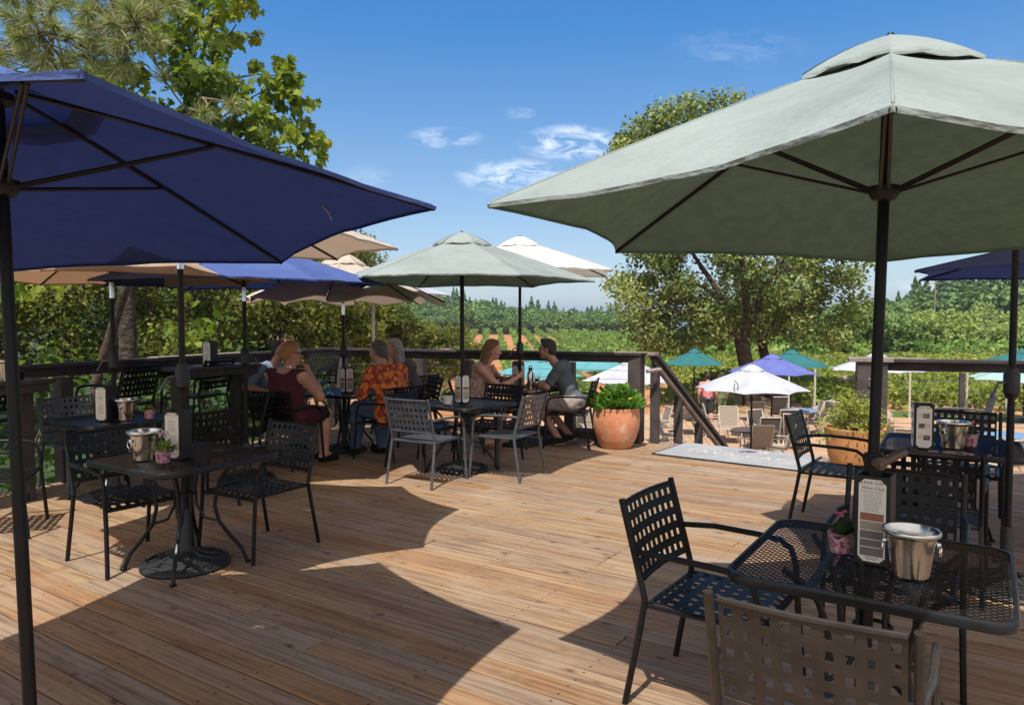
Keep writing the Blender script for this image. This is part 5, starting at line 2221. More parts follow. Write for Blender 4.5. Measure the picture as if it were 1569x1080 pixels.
GZ = -1.87
person('man in a salmon pink shirt and charcoal shorts standing down on the terrace', (6.27, 23.6, GZ), 80, standing(), skin='a', fat=1.12, sh=.20,
       shirt=dict(mat=PINK, sleeve=.8, hem=.93), bottom=dict(mat=CHAR, len=.88, loose=.03, name='shorts'), shoes=dict(mat=SHOE_W),
       hair=dict(mat=HAIR_DK, puff=.012, line=.04, short=.07))
person('dark haired woman in an olive dress next to the man in salmon pink', (6.80, 23.9, GZ), 120, standing(), skin='b', fat=.95, sh=.165,
       shirt=dict(mat=GREEN_D, sleeve=0, hem=.45, skirt=1.0, name='dress'), shoes=dict(mat=SHOE_W), hair=dict(mat=HAIR_DK, puff=.016, line=.035, locks=LONG()))

# ---------------------------------------------------------------- foliage tools
MAPLE = np.array([(0, 0), (.16, .10), (.46, .02), (.36, .26), (.50, .52), (.24, .50), (.20, .74), (0, 1.0), (-.20, .74), (-.24, .50), (-.50, .52), (-.36, .26), (-.46, .02), (-.16, .10)])
OVAL = np.array([(0, 0), (.25, .30), (.22, .66), (0, 1.0), (-.22, .66), (-.25, .30)])
TUFT = np.array([(0, 0), (.42, .18), (.28, .52), (.40, .82), (0, 1.0), (-.36, .72), (-.26, .46), (-.45, .2)])


def unit(a):
    return a / (np.linalg.norm(a, axis=-1, keepdims=True) + 1e-9)


def card_arrays(C, N, size, tpl, droop=None, curl=.25):
    """leaf shapes: C centres, N leaf normals, in-plane direction random (or droop direction)"""
    n = len(C)
    N = unit(N)
    rnd = rng.normal(size=(n, 3)) if droop is None else droop + rng.normal(size=(n, 3)) * .35
    T = unit(rnd - N * (rnd * N).sum(-1, keepdims=True))
    B = np.cross(N, T)
    t = tpl - np.array([0, .45])
    size = np.broadcast_to(size, (n,))[:, None, None]
    P = C[:, None, :] + size * (B[:, None, :] * t[None, :, :1] + T[:, None, :] * t[None, :, 1:2])
    bend = (np.abs(t[:, 0]) * .8 + (t[:, 1]) ** 2 * .5)[None, :, None]
    P = P - N[:, None, :] * bend * curl * size
    return P.reshape(-1, 3), len(tpl)


def leaf_object(name, C, N, size, tpl, mat, parent=None, **kw):
    V, k = card_arrays(C, N, size, tpl, **kw)
    n = len(C)
    return np_mesh(name, V, np.full(n, k), np.arange(n * k), mat, parent)


def clump_points(centres, radii, counts, shell=.55, flat=.8):
    Cs, Ns = [], []
    for c, r, n in zip(centres, radii, counts):
        d = unit(rng.normal(size=(n, 3)))
        q = (shell + (1 - shell) * rng.random((n, 1))) ** .7
        q *= np.where(rng.random((n, 1)) < .12, 1.25, 1)
        p = d * q * r
        p[:, 2] *= flat
        Cs.append(np.asarray(c) + p)
        Ns.append(unit(d * .7 + rng.normal(size=(n, 3)) * .55 + np.array([0, -.1, .35])))
    return np.concatenate(Cs), np.concatenate(Ns)


def px(x, y, D):
    """a point seen at photo pixel x, y at distance D along the ground"""
    k = -(y - 540) / 1133
    a = R(2.53)
    f = (math.cos(a) + k * math.sin(a))
    t = D / f
    return np.array([(x - 784.5) / 1133 * t, D, H_CAM + t * (k * math.cos(a) - math.sin(a))])


def limb(mb, a, b, r0, r1, bow=.15, n=6, seed=0):
    rr = random.Random(seed)
    a, b = Vector(a), Vector(b)
    L = (b - a).length
    off = Vector((rr.uniform(-1, 1), rr.uniform(-1, 1), rr.uniform(.0, 1))) * L * bow
    pts = []
    for i in range(n + 1):
        f = i / n
        p = a.lerp(b, f) + off * math.sin(math.pi * f) + Vector((rr.uniform(-1, 1), rr.uniform(-1, 1), rr.uniform(-1, 1))) * L * .02 * (0 < i < n)
        pts.append(p)
    mb.tube(pts, [r0 + (r1 - r0) * (i / n) ** .8 for i in range(n + 1)], 7)
    return pts


# ---------------------------------------------------------------- trees beside the deck
MAPLE_M = leaf_mat('maple_leaf', [(0, (0.047, 0.091, 0.014)), (.45, (0.127, 0.191, 0.025)), (.8, (0.255, 0.290, 0.036)), (1, (0.425, 0.399, 0.054))], .42, lump=.9, tboost=1.7)
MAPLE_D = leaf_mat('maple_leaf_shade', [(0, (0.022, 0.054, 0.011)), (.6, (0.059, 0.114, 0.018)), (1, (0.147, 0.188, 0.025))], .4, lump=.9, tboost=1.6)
BACK_M = leaf_mat('grove_leaf', [(0, (.020, .034, .008)), (.38, (.066, .092, .015)), (.68, (.17, .185, .036)), (1, (.42, .38, .09))], .45, lump=.75, tboost=1.9)
OAK_M = leaf_mat('oak_leaf', [(0, (.034, .058, .018)), (.40, (.118, .165, .042)), (.72, (.30, .335, .10)), (1, (.62, .58, .19))], .32, lump=.6, tboost=1.5)
NEEDLE = leaf_mat('pine_needle', [(0, (0.104, 0.146, 0.052)), (.5, (0.232, 0.280, 0.114)), (.85, (0.441, 0.448, 0.208)), (1, (0.696, 0.470, 0.166))], .2, rough=.45)

# spreading maple right behind the railing
root = thing('maple_tree', 'big leaved maple leaning over the navy umbrella, ragged against the blue sky', 'tree', (-6.95, 12.6, -1.9))
inv = Vector((6.95, -12.6, 1.9))
mb = MB()
t1 = px(148, 585, 12.6)
t2 = px(172, 505, 12.5)
t3 = px(193, 440, 12.3)
t4 = px(235, 300, 12.0)
P = [Vector((-7.3, 12.8, -2.0)), Vector(t1), Vector(t2), Vector(t3), Vector(t4), Vector(px(290, 150, 11.6)), Vector(px(330, 20, 11.4))]
mb.tube([p + inv for p in P], [.12, .09, .08, .072, .06, .04, .02], 10)
spray = [(300, 60, 11.2, .62), (362, 38, 11, .42), (262, 120, 10.7, .62), (330, 120, 11, .62), (388, 150, 11, .42), (425, 128, 11, .30), (352, 205, 11, .50),
         (418, 195, 11, .42), (452, 165, 11, .24), (448, 225, 11, .34), (476, 240, 10.9, .20), (395, 245, 11, .42), (300, 190, 10.9, .55), (235, 180, 10.6, .55),
         (285, 5, 11.3, .6), (340, -30, 11.2, .6), (250, -60, 11.2, .7), (215, 60, 10.9, .7), (160, 130, 10.5, .7), (310, 260, 11, .5), (240, 260, 10.7, .6), (440, 118, 11, .16), (466, 205, 11, .2)]
cs, rs, ns = [], [], []
for (x, y, D, r) in spray:
    c = px(x, y, D)
    a = P[4] if y > 120 else P[5]
    limb(mb, Vector(a) + inv, Vector(c) + inv, .03, .008, .12, 5, seed=x)
    for q in range(8):
        cs.append(c + rng.normal(size=3) * r * .75 + np.array(inv))
        rs.append(r * rng.uniform(.3, .55))
        ns.append(int(30 * (r / .5) ** 1.6) + 4)
# low branches hanging behind the railing
for k in range(34):
    t = rng.uniform(5.0, 12.5)
    o = rng.uniform(.8, 3.4)
    z = rng.uniform(.6, 3.6)
    c = np.array(C_L) + np.array(d_left) * t + np.array((-d_left.y, d_left.x, 0)) * o + np.array([0, 0, z])
    cs.append(c + np.array(inv))
    rs.append(rng.uniform(.4, .75))
    ns.append(56)
mb.build('trunk', M['bark'], root, smooth=True)
C, N = clump_points(cs, rs, ns, .2, .8)
leaf_object('crown', C, N, rng.uniform(.07, .17, len(C)), MAPLE, MAPLE_M, root, droop=np.array([0, 0, -.8]))

# shrubs under the railing
for i, (t0, t1_, lab) in enumerate(((2.5, 7.5, 'leafy shrub pressing through the cables next to the leaning navy pole'),
                                    (7.5, 11.0, 'dark leafy shrub below the tall bar table with the menu card'),
                                    (11.0, 15.2, 'leafy shrub behind the railing where the four guests sit'))):
    root = thing('leafy_shrub', lab, 'shrub', tuple(C_L + d_left * (t0 + t1_) / 2 + Vector((-d_left.y, d_left.x, 0)) * 1.4 + Vector((0, 0, -1.9))), 0, 'shrubs below the deck')
    o_ = np.array(root.location)
    cs, rs, ns = [], [], []
    mb = MB()
    for k in range(20):
        t = rng.uniform(t0, t1_)
        off = rng.uniform(.45, 2.6)
        z = rng.uniform(-1.3, 1.0)
        c = np.array(C_L) + np.array(d_left) * t + np.array((-d_left.y, d_left.x, 0)) * off + np.array([0, 0, z]) - o_
        cs.append(c)
        rs.append(rng.uniform(.35, .6))
        ns.append(64)
        limb(mb, (c[0] * .4, c[1] * .4, 0), c, .022, .006, .1, 4, seed=k)
    mb.build('stems', M['twig'], root, smooth=True)
    C, N = clump_points(cs, rs, ns, .2, .8)
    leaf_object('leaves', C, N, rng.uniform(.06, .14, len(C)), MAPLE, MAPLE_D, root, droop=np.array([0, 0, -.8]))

# pine
PB = Vector((-7.28, 14.0, -1.9))
root = thing('pine_tree', 'tall pine with furrowed trunk and long needle tufts hanging over the navy umbrella', 'tree', PB)
mb = MB()
mb.tube([Vector((0, 0, -.2)), Vector((0, 0, 1)), Vector((.03, -.05, 4)), Vector((0, -.1, 6.2)), Vector((.05, -.1, 7.3))], [.21, .17, .15, .11, .05], 14)
mb.build('trunk', M['pine_bark'], root, smooth=True)
tufts = [(320, 165, 8.8), (345, 150, 9.0), (20, 60, 8.2), (60, 90, 8.4), (100, 60, 8.3), (45, 20, 8.2), (140, 85, 8.6), (175, 60, 8.5), (120, 20, 8.4), (165, 25, 8.5), (205, 30, 8.7), (195, 90, 8.7), (232, 60, 8.8),
         (225, 15, 8.8), (80, 40, 8.3), (5, 85, 8.2), (0, 10, 8.2), (250, 25, 8.9), (150, 50, 8.5), (185, 10, 8.6), (25, 40, 8.3), (110, 95, 8.6), (170, 105, 8.7), (75, 10, 8.4), (40, 75, 8.5), (215, 75, 8.8), (130, 60, 8.5), (260, 5, 8.9)]
mb = MB()
limbs_ = [limb(mb, (0, -.1, 6.8), Vector(px(210, 40, 8.8)) - PB, .07, .02, .06, 8, 3), limb(mb, (0, -.1, 6.5), Vector(px(60, 50, 8.4)) - PB, .07, .02, .06, 8, 4),
          limb(mb, (0, -.1, 6.0), Vector(px(310, 150, 9.2)) - PB, .06, .015, .06, 8, 5)]
NV = []
for i, (x, y, D) in enumerate(tufts + [(rng.uniform(-60, 270), rng.uniform(-60, 125), rng.uniform(8.8, 10.4)) for _ in range(78)]):
    c = Vector(px(x + rng.uniform(-12, 12), y + rng.uniform(-10, 10), D)) - PB
    best = min((p for l in limbs_ for p in l[3:]), key=lambda p: (p - c).length)
    limb(mb, best, c, .014, .007, .08, 4, i)
    ax_ = (c - best).normalized() * .8 + Vector((rng.uniform(-.4, .4), rng.uniform(-.6, .1), rng.uniform(0, .5)))
    ax_.normalize()
    for k in range(150):
        d = Vector(rng.normal(size=3)).normalized() * .95 + ax_ * rng.uniform(.2, 1.5)
        d.normalize()
        L = rng.uniform(.15, .25)
        s = d.orthogonal().normalized()
        s.rotate(Matrix.Rotation(rng.uniform(0, 6.28), 3, d))
        s *= .0032
        p0 = c - ax_ * rng.uniform(0, .16)
        mid = p0 + d * L * .6
        tip = p0 + d * L - Vector((0, 0, L * .10))
        NV.append((p0 - s, p0 + s, mid + s * .9, tip, mid - s * .9))
mb.build('branches', M['twig'], root, smooth=True)
V = np.array([tuple(q) for f in NV for q in f])
np_mesh('needles', V, np.full(len(NV), 5), np.arange(len(V)), NEEDLE, root)


# ---------------------------------------------------------------- broadleaf trees further back
def broadleaf(name, label, loc, height, cr, leafm, nclump=60, per=150, leaf=.22, seed=0, trunk_r=.2, tpl=OVAL, group=None, crown_low=.25, rz=.62, clumps=None, bark='bark', fork=None):
    global rng
    keep = rng
    rng = np.random.default_rng(seed)
    root = thing(name, label, 'tree', loc, 0, group)
    mb = MB()
    cz = height * (crown_low + 1) / 2
    rzz = height * (1 - crown_low) / 2
    if clumps is None:
        d = unit(rng.normal(size=(nclump, 3)))
        q = rng.uniform(.35, 1.0, (nclump, 1)) ** .5
        cc = d * q * np.array([cr, cr, rzz]) * .86 + np.array([0, 0, cz])
        rr_ = rng.uniform(.17, .30, nclump) * cr
    else:
        cc = np.array([c[:3] for c in clumps])
        rr_ = np.array([c[3] for c in clumps])
    f = fork or Vector((0, 0, height * crown_low * 1.1))
    mb.tube([(0, 0, -.4), (0, 0, .3), (f.x * .45 + .03, f.y * .5, f.z * .55), tuple(f)], [trunk_r * 1.35, trunk_r * 1.05, trunk_r * .9, trunk_r * .8], 12)
    hubs = []
    for k in range(7):
        j = rng.integers(len(cc))
        tgt = Vector(cc[j]) * 1.0
        p = limb(mb, f, f.lerp(tgt, .75), trunk_r * .55, trunk_r * .16, .14, 6, seed + k)
        hubs += p[2:]
    for j, c in enumerate(cc):
        h_ = min(hubs, key=lambda p: (p - Vector(c)).length)
        limb(mb, h_, c, trunk_r * .12, .012, .1, 4, j)
    mb.build('trunk', M[bark], root, smooth=True)
    C, N = clump_points(cc, rr_, np.full(len(cc), per), .25, .75)
    leaf_object('crown', C, N, rng.uniform(leaf * .6, leaf * 1.3, len(C)), tpl, leafm, root)
    rng = keep
    return root


# the oak over the terrace
oc = []
rk = np.random.default_rng(5)
OB = np.array([9.75, 30.0, -1.9])
for k in range(150):
    d = unit(rk.normal(size=3))
    q = rk.uniform(.3, 1) ** .45
    oc.append((*(np.array([-.55, 0, 7.3]) + d * q * np.array([5.0, 4.7, 4.6])), rk.uniform(.5, 1.0)))
for (x, y, r) in ((985, 500, .9), (1000, 525, .8), (1020, 480, 1.0), (960, 430, .8), (975, 455, .9), (950, 240, .7), (985, 210, .9), (1010, 185, .9), (1060, 170, .9), (1110, 165, .8),
                  (1300, 430, .8), (1310, 470, .8), (1290, 495, .7), (1270, 520, .7), (1050, 520, .8), (1090, 500, .8), (1230, 500, .8), (965, 215, .5), (1060, 470, 1.), (1180, 470, .9), (1250, 460, 1.0), (1030, 440, 1.0)):
    for q in range(4 if x < 1100 else 3):
        p = px(x + rk.uniform(-14, 14), y + rk.uniform(-12, 12), 30 + rk.uniform(-2.2, 2.2)) - OB
        oc.append((*p, r))
broadleaf('oak_tree', 'broad oak with a dark trunk rising between the terrace umbrellas', tuple(OB), 12.5, 5.3, OAK_M, per=200, leaf=.18, seed=21, trunk_r=.34, clumps=oc, fork=Vector((-.45, 0, 2.6)))
broadleaf('oak_tree', 'second slimmer oak trunk leaning just beside the broad oak', (11.6, 33, -1.9), 8.5, 3.2, OAK_M, nclump=46, per=190, leaf=.18, seed=22, trunk_r=.24, fork=Vector((-.5, 0, 2.6)))

G_GR = 'grove of leafy trees beyond the deck'
g1 = broadleaf('grove_tree', 'sunlit broadleaf tree rising straight above the railing corner by the four guests', (-5.6, 28, -1.9), 5.4, 2.6, BACK_M, 64, 330, .15, 31, .14, group=G_GR, crown_low=.08)
g2 = broadleaf('grove_tree', 'leafy grove tree filling the gap behind the bar chairs', (-10.5, 22, -1.9), 9.0, 4.0, BACK_M, 100, 340, .145, 32, .2, group=G_GR, crown_low=.08)
g3 = broadleaf('grove_tree', 'leafy grove tree behind the pine trunk', (-15.5, 21, -1.9), 10.0, 4.4, BACK_M, 100, 340, .15, 33, .22, group=G_GR, crown_low=.06)
dup(g1, (-3.9, 36, -1.9), 1.2, 'small pale tree at the near end of the vine rows', scale=(.95, .95, .72))
dup(g1, (-7.2, 25, -1.9), 2.5, 'leafy grove tree just behind the ginger haired woman', scale=(1, 1, 1.08))
dup(g2, (-7.6, 31, -1.9), 2.1, 'taller grove tree seen between the beige and navy umbrella rims', scale=(.8, .8, .85))
dup(g3, (-12.5, 30, -1.9), 3.0, 'deeper grove tree half hidden by its neighbours near the pine', scale=(1.05, 1.05, .95))
dup(g2, (-19.5, 18, -1.9), 4.0, 'grove tree at the shaded end by the leaning navy pole', scale=(1.1, 1.1, 1.05))
dup(g3, (-22, 27, -1.9), 5.0, 'tall grove tree furthest back beyond the leaning navy pole', scale=(1.2, 1.2, 1.1))

# ---------------------------------------------------------------- woods on the hills
WOOD = leaf_mat('hill_leaf', [(0, (0.040, 0.083, 0.023)), (.5, (0.099, 0.171, 0.042)), (1, (0.217, 0.303, 0.066))], .2, lump=.10)
WOOD_L = leaf_mat('hill_leaf_light', [(0, (0.085, 0.129, 0.034)), (.5, (0.209, 0.283, 0.068)), (1, (0.420, 0.483, 0.123))], .25, lump=.09)
FIR = leaf_mat('fir_needles', [(0, (0.047, 0.093, 0.035)), (.6, (0.104, 0.176, 0.056)), (1, (0.211, 0.293, 0.085))], .1)
BARE = pbr('far_bark', (.09, .07, .055), .9)


def round_tree_arrays(seed, n=520, h=6.0, r=2.7, card=.62):
    global rng
    keep = rng
    rng = np.random.default_rng(seed)
    k = 16
    d = unit(rng.normal(size=(k, 3)))
    cc = d * rng.uniform(.3, .9, (k, 1)) * np.array([r, r, h * .36]) * .85 + np.array([0, 0, h * .56])
    C, N = clump_points(cc, rng.uniform(.30, .48, k) * r, np.full(k, n // k), .5, .85)
    V, kk = card_arrays(C, N, rng.uniform(card * .6, card * 1.3, len(C)), TUFT)
    rng = keep
    return V, kk, len(C)


def fir_arrays(seed, h=10.0, r=2.0, n=420):
    rk = np.random.default_rng(seed)
    f = rk.random(n) ** .75
    z = h * (.10 + .90 * f)
    rad = r * (1 - f) ** .8 * (.55 + .45 * rk.random(n)) * (1 + .25 * np.sin(f * 40))
    a = rk.uniform(0, 6.283, n)
    C = np.stack((rad * np.cos(a), rad * np.sin(a), z - rad * .25), 1)
    out_ = np.stack((np.cos(a), np.sin(a), np.full(n, -.45)), 1)
    N = unit(np.stack((np.cos(a) * .5, np.sin(a) * .5, np.ones(n)), 1) + rk.normal(size=(n, 3)) * .3)
    T = unit(out_ - N * (out_ * N).sum(1, keepdims=True))
    B = np.cross(N, T)
    s = (.45 + .75 * (1 - f))[:, None, None] * (r / 2.0)
    t = TUFT - np.array([0, .6])
    P = C[:, None] + s * (B[:, None] * t[None, :, :1] * .75 + T[:, None] * t[None, :, 1:2])
    return P.reshape(-1, 3), len(TUFT), n


def tree_proto(name, arr, mat, trunk):
    V, k, n = arr
    root = thing(name, 'tree', 'tree', (0, 0, 0))
    np_mesh('crown', V, np.full(n, k), np.arange(n * k), mat, root)
    mb = MB()
    mb.tube([(0, 0, -.8), (0, 0, trunk[1] * .5), (.05, 0, trunk[1])], [trunk[0], trunk[0] * .8, trunk[0] * .3], 7)
    mb.build('trunk', BARE, root)
    return root


def scatter_trees(protos, pts, label, group, s0, s1, cat='tree', zs=(.85, 1.2)):
    rk = np.random.default_rng(len(pts))
    first = set()
    for (x, y) in pts:
        p = protos[rk.integers(len(protos))]
        z = float(ground_z(x, y)) - .15
        s = rk.uniform(s0, s1)
        a = rk.uniform(0, 6.28)
        sc_ = (s, s, s * rk.uniform(*zs))
        if p.name in first:
            dup(p, (x, y, z), a, label, group, sc_)
        else:
            first.add(p.name)
            p.location, p.rotation_euler, p.scale = (x, y, z), (0, 0, a), sc_
            p['label'], p['group'], p['category'] = label, group, cat
    for p in protos:
        if p.name not in first:
            for c in list(p.children):
                bpy.data.objects.remove(c)
            bpy.data.objects.remove(p)


def poisson(n, fn, dmin, tries=40):
    out_ = []
    g = np.random.default_rng(n)
    for _ in range(n * tries):
        p = fn(g)
        if p is None:
            continue
        if all((p[0] - q[0]) ** 2 + (p[1] - q[1]) ** 2 > dmin ** 2 for q in out_):
            out_.append(p)
            if len(out_) >= n:
                break
    return out_


def wood_c(g):
    u = g.uniform(-.30, .20)
    D = 188 + 34 * g.random() ** 1.3
    return (u * D, D)


def wood_r(g):
    u = g.uniform(.30, .80)
    D = 66 + 66 * g.random() ** 1.1
    if .30 < u < .44 and D < 100 and g.random() < .5:
        return None
    return (u * D, D)


scatter_trees([tree_proto('broadleaf_tree', round_tree_arrays(s, n=1000, card=.5), WOOD, (.2, 3)) for s in (1, 2, 3, 4)], poisson(150, wood_c, 4.0),
              'round dark green tree in the wood above the vine rows', 'broadleaf trees of the wood above the vineyard', .8, 1.25)
scatter_trees([tree_proto('broadleaf_tree', round_tree_arrays(s, h=4.6, r=2.4, n=1100, card=.36), WOOD_L, (.14, 2)) for s in (11, 12, 13, 14)], poisson(140, wood_r, 3.4),
              'bright bushy tree on the hillside behind the flat vineyard', 'bushy trees on the hillside beyond the flat vineyard', .45, 1.0)


def ridge_c(g):
    u = g.uniform(-.20, .17)
    D = 250 + 45 * g.random()
    return (u * D, D)


firs = [tree_proto('conifer', fir_arrays(s, h=12, r=3.3, n=520), FIR, (.2, 9)) for s in (1, 2, 3)]
cp = poisson(62, ridge_c, 3.2) + [(px(x, 490, 272)[0], 272.0) for x in (688, 700, 706, 737, 760, 768, 771, 800, 806, 824, 848, 880, 884, 905, 935)]
scatter_trees(firs, cp, 'pointed dark conifer on the ridge above the wood and vine rows', 'conifers on the ridge above the vineyard', .3, .82, 'conifer')


def ridge_r(g):
    u = g.uniform(.545, .76)
    D = 138 + 52 * g.random()
    return (u * D, D)


firs = [tree_proto('conifer', fir_arrays(s, h=10, r=2.8, n=520), FIR, (.2, 9)) for s in (4, 5, 6)]
cp = poisson(84, ridge_r, 3.2) + [((x - 784.5) / 1133 * 160, 160.0) for x in (1375, 1400, 1434, 1448, 1474, 1487)]
scatter_trees(firs, cp, 'pointed conifer on the hilltop beyond the flat vineyard', 'conifers on the hilltop beyond the flat vineyard', .5, .95, 'conifer')

# the rest of the woods, one mass
Vs, sizes, nn_ = [], [], 0
gk = np.random.default_rng(77)
for lo_, hi_, du0, du1, cnt in ((214, 318, -.45, .20, 520), (130, 215, .26, .85, 330)):
    for _ in range(cnt):
        u = gk.uniform(du0, du1)
        D = gk.uniform(lo_, hi_)
        V, k, n = round_tree_arrays(gk.integers(1000, 1008), n=260, card=.9)
        s = gk.uniform(.75, 1.25)
        a = gk.uniform(0, 6.28)
        V = V * s
        V = np.stack((V[:, 0] * math.cos(a) - V[:, 1] * math.sin(a), V[:, 0] * math.sin(a) + V[:, 1] * math.cos(a), V[:, 2]), 1)
        Vs.append(V + np.array([u * D, D, float(ground_z(u * D, D)) - .2]))
        sizes += [k] * n
Vs = np.concatenate(Vs)
o = np_mesh('woods', Vs, np.array(sizes), np.arange(len(Vs)), WOOD)
tag(o, kind='stuff')
# undergrowth on the right hill and the woodland edge
n = 16000
u = gk.uniform(.27, .82, n)
D = 63 + 120 * gk.random(n) ** 1.3
C = np.stack((u * D, D, ground_z(u * D, D) + gk.uniform(.1, 1.3, n)), 1)
N = unit(gk.normal(size=(n, 3)) * .6 + np.array([0, -.5, .8]))
o = leaf_object('undergrowth', C, N, gk.uniform(.35, .8, n) * (D / 110) ** .5, TUFT, WOOD_L)
tag(o, kind='stuff')

# a few single trees behind the oak and the terrace
g4 = broadleaf('broadleaf_tree', 'dark rounded tree behind the violet terrace umbrella', (26.5, 62, -1.9), 4.6, 3.0, WOOD, 40, 130, .34, 41, .2, crown_low=.05)
dup(g4, (29.5, 66, -1.9), 1, 'dark rounded tree behind the pale teal terrace umbrella', scale=(1.1, 1.1, 1.1))
dup(g4, (22.0, 70, -1.9), 2, 'dark tree low behind the oak trunk', scale=(1., 1., 1.1))
dup(g4, (17.5, 64, -1.9), 3, 'dark drooping tree between the oak and the teal umbrella with a dark top', scale=(.9, .9, 1.15))
dup(g4, (33.5, 64, -1.9), 4, 'dark rounded tree close to the sage umbrella pole', scale=(1, 1, .9))

# ---------------------------------------------------------------- vineyards
VINE = leaf_mat('vine_leaf', [(0, (0.046, 0.103, 0.018)), (.5, (0.114, 0.214, 0.032)), (1, (0.258, 0.358, 0.057))], .32, lump=.35)
VINE_R = leaf_mat('vine_leaf_dry', [(0, (0.061, 0.094, 0.016)), (.5, (0.167, 0.220, 0.031)), (.85, (0.304, 0.325, 0.051)), (1, (0.456, 0.390, 0.077))], .32, lump=.3)
POSTW = pbr('vine_post', (.20, .17, .14), .9)


def vine_row(label, a, b, n, h0, h1, wd, leafm, leaf, group, post_step=8.0):
    a, b = np.array(a, float), np.array(b, float)
    L = np.linalg.norm(b - a)
    d = (b - a) / L
    nrm = np.array([-d[1], d[0]])
    root = thing('vine_row', label, 'vine row', (*a, float(ground_z(*a))), 0, group)
    o_ = np.array(root.location)
    t = rng.random(n) * L
    lump = np.sin(t * 2.1) * .5 + np.sin(t * 5.3 + 1) * .5
    off = rng.normal(size=n) * wd * (.8 + .3 * lump)
    xy = a + d * t[:, None] + nrm * off[:, None]
    z = ground_z(xy[:, 0], xy[:, 1]) + h0 + (h1 - h0) * (1 - (1 - rng.random(n)) ** 1.3) * (1 + .12 * lump)
    C = np.stack((xy[:, 0], xy[:, 1], z), 1) - o_
    N = unit(rng.normal(size=(n, 3)) * .7 + np.array([0, -.35, .55]))
    leaf_object('vines', C, N, rng.uniform(leaf * .6, leaf * 1.35, n), TUFT, leafm, root)
    for q in np.arange(.3, L, post_step) if post_step else ():
        p = a + d * q
        zz = float(ground_z(*p))
        mb = MB()
        mb.bar(Vector((p[0], p[1], zz - .2)) - Vector(o_), Vector((p[0], p[1], zz + h1 * 1.02)) - Vector(o_), .07, .07)
        mb.build('trellis_post', POSTW, root)


for k in range(24):
    x0 = -25 + k * 3.05
    y0 = 56 + max(0, (-6 - x0)) * 1.6 + (8 if k % 3 == 0 else 0)
    vine_row('green vine row running uphill across the red soil', (x0 - .025 * y0 + 2, y0), (x0 * 1.0 - .025 * 186 + 2, 186), 1900, .25, 1.6, .27, VINE, .42, 'vine rows on the red slope', 0)
for k in range(18):
    y0 = 27.0 + k * 1.95
    vine_row('yellowish vine row crossing the flat vineyard beyond the lawn', ((11.5 if k < 3 else 5.0 + k * .5), y0 + 2.0), (44 + k * 1.2, y0 - 1.5), 3600, .10, .82, .30, VINE_R, .20, 'vine rows of the flat vineyard', 5.5)

# low shrubs on the bare soil
BUSH = leaf_mat('bush_leaf', [(0, (.03, .055, .012)), (.5, (.08, .12, .022)), (1, (.16, .19, .04))], .3)
bs = [(-4.6, 34), (-3.2, 37), (-5.2, 40), (-2.2, 33), (-3.8, 46), (-1.6, 41), (-4.4, 53), (-2.8, 58), (.4, 36), (-6, 47), (1.2, 45), (-6.5, 36), (2.6, 38), (-1.0, 50), (3.6, 30), (5.2, 33), (2.0, 31), (-5.4, 31)]
C_, N_ = None, None
b0 = None
for i, (x, y) in enumerate(bs):
    if b0 is None:
        b0 = thing('low_bush', 'low green bush on the bare red soil beyond the railing', 'bush', (x, y, float(ground_z(x, y))), 0, 'low bushes on the red soil')
        cc = [(rng.uniform(-.5, .5), rng.uniform(-.5, .5), rng.uniform(.2, .6)) for _ in range(9)]
        C, N = clump_points(cc, [.38] * 9, [60] * 9, .2, .8)
        leaf_object('leaves', C, N, rng.uniform(.10, .22, len(C)), OVAL, BUSH, b0)
    else:
        s = rng.uniform(.7, 1.6)
        dup(b0, (x, y, float(ground_z(x, y))), rng.uniform(0, 6), scale=(s, s, s * rng.uniform(.7, 1.1)))

# ---------------------------------------------------------------- terrace below
TZ = -1.87
b = MB()
b.prism([(-1.5, 10.2), (2.2, 10.0), (6.0, 7.0), (16, 5.5), (22, 14), (21.5, 23.5), (12, 26.5), (3.5, 27.5), (-2.0, 24)], TZ - .12, TZ)
tag(b.build('terrace', pbr('terrace_floor', (.42, .26, .155), .85, 0, .14, 1.4, .2, 40, .004)), kind='structure')
LAWN = pbr('lawn_green', (.07, .13, .02), .95, 0, .35, 4, .8, 90, .03)
b = MB()
b.prism([(10.5, 27.2), (12.2, 26.8), (21.8, 23.8), (30, 22), (34, 23.6), (22, 25.8), (13, 28.2), (10.5, 28.6)], TZ - .1, TZ - .005)
tag(b.build('lawn', LAWN), kind='structure')
b = MB()
b.prism([(-4.5, 13.5), (-1.9, 12.0), (-1.9, 24), (-4, 24)], TZ - .1, TZ - .02)
tag(b.build('lawn', LAWN), kind='structure')

tu = [('teal umbrella with a dark patched top directly behind the man in salmon pink', 1064, 25.2, 1.04, 'canopy_teal', 0),
      ('white umbrella with a black squiggle, largest on the terrace below the stair', 1153, 16.2, 1.22, 'canopy_pale', 20),
      ('violet umbrella peeping out behind the white terrace umbrella', 1184, 21.2, 1.28, 'canopy_violet', 10),
      ('pale teal umbrella behind the violet one on the terrace', 1213, 24.3, 1.25, 'canopy_teal', 30),
      ('white umbrella half hidden by the newel post of the stair', 968, 18.5, 1.26, 'canopy_pale', 5),
      ('teal umbrella showing under the railing next to the man in grey', 912, 22.9, 1.15, 'canopy_cyan', 25),
      ('light blue umbrella below the railing between the talking couple', 822, 19.8, 1.28, 'canopy_cyan', 0),
      ('white umbrella behind the boxed post with the small steel plate', 1344, 22.4, 1.36, 'canopy_pale', 0),
      ('teal umbrella rising over the railing at the far vineyard side', 1572, 24.8, 1.7, 'canopy_teal', 15),
      ('mint umbrella below the teal one at the far vineyard side', 1580, 18.8, 1.42, 'canopy_mint', 0)]
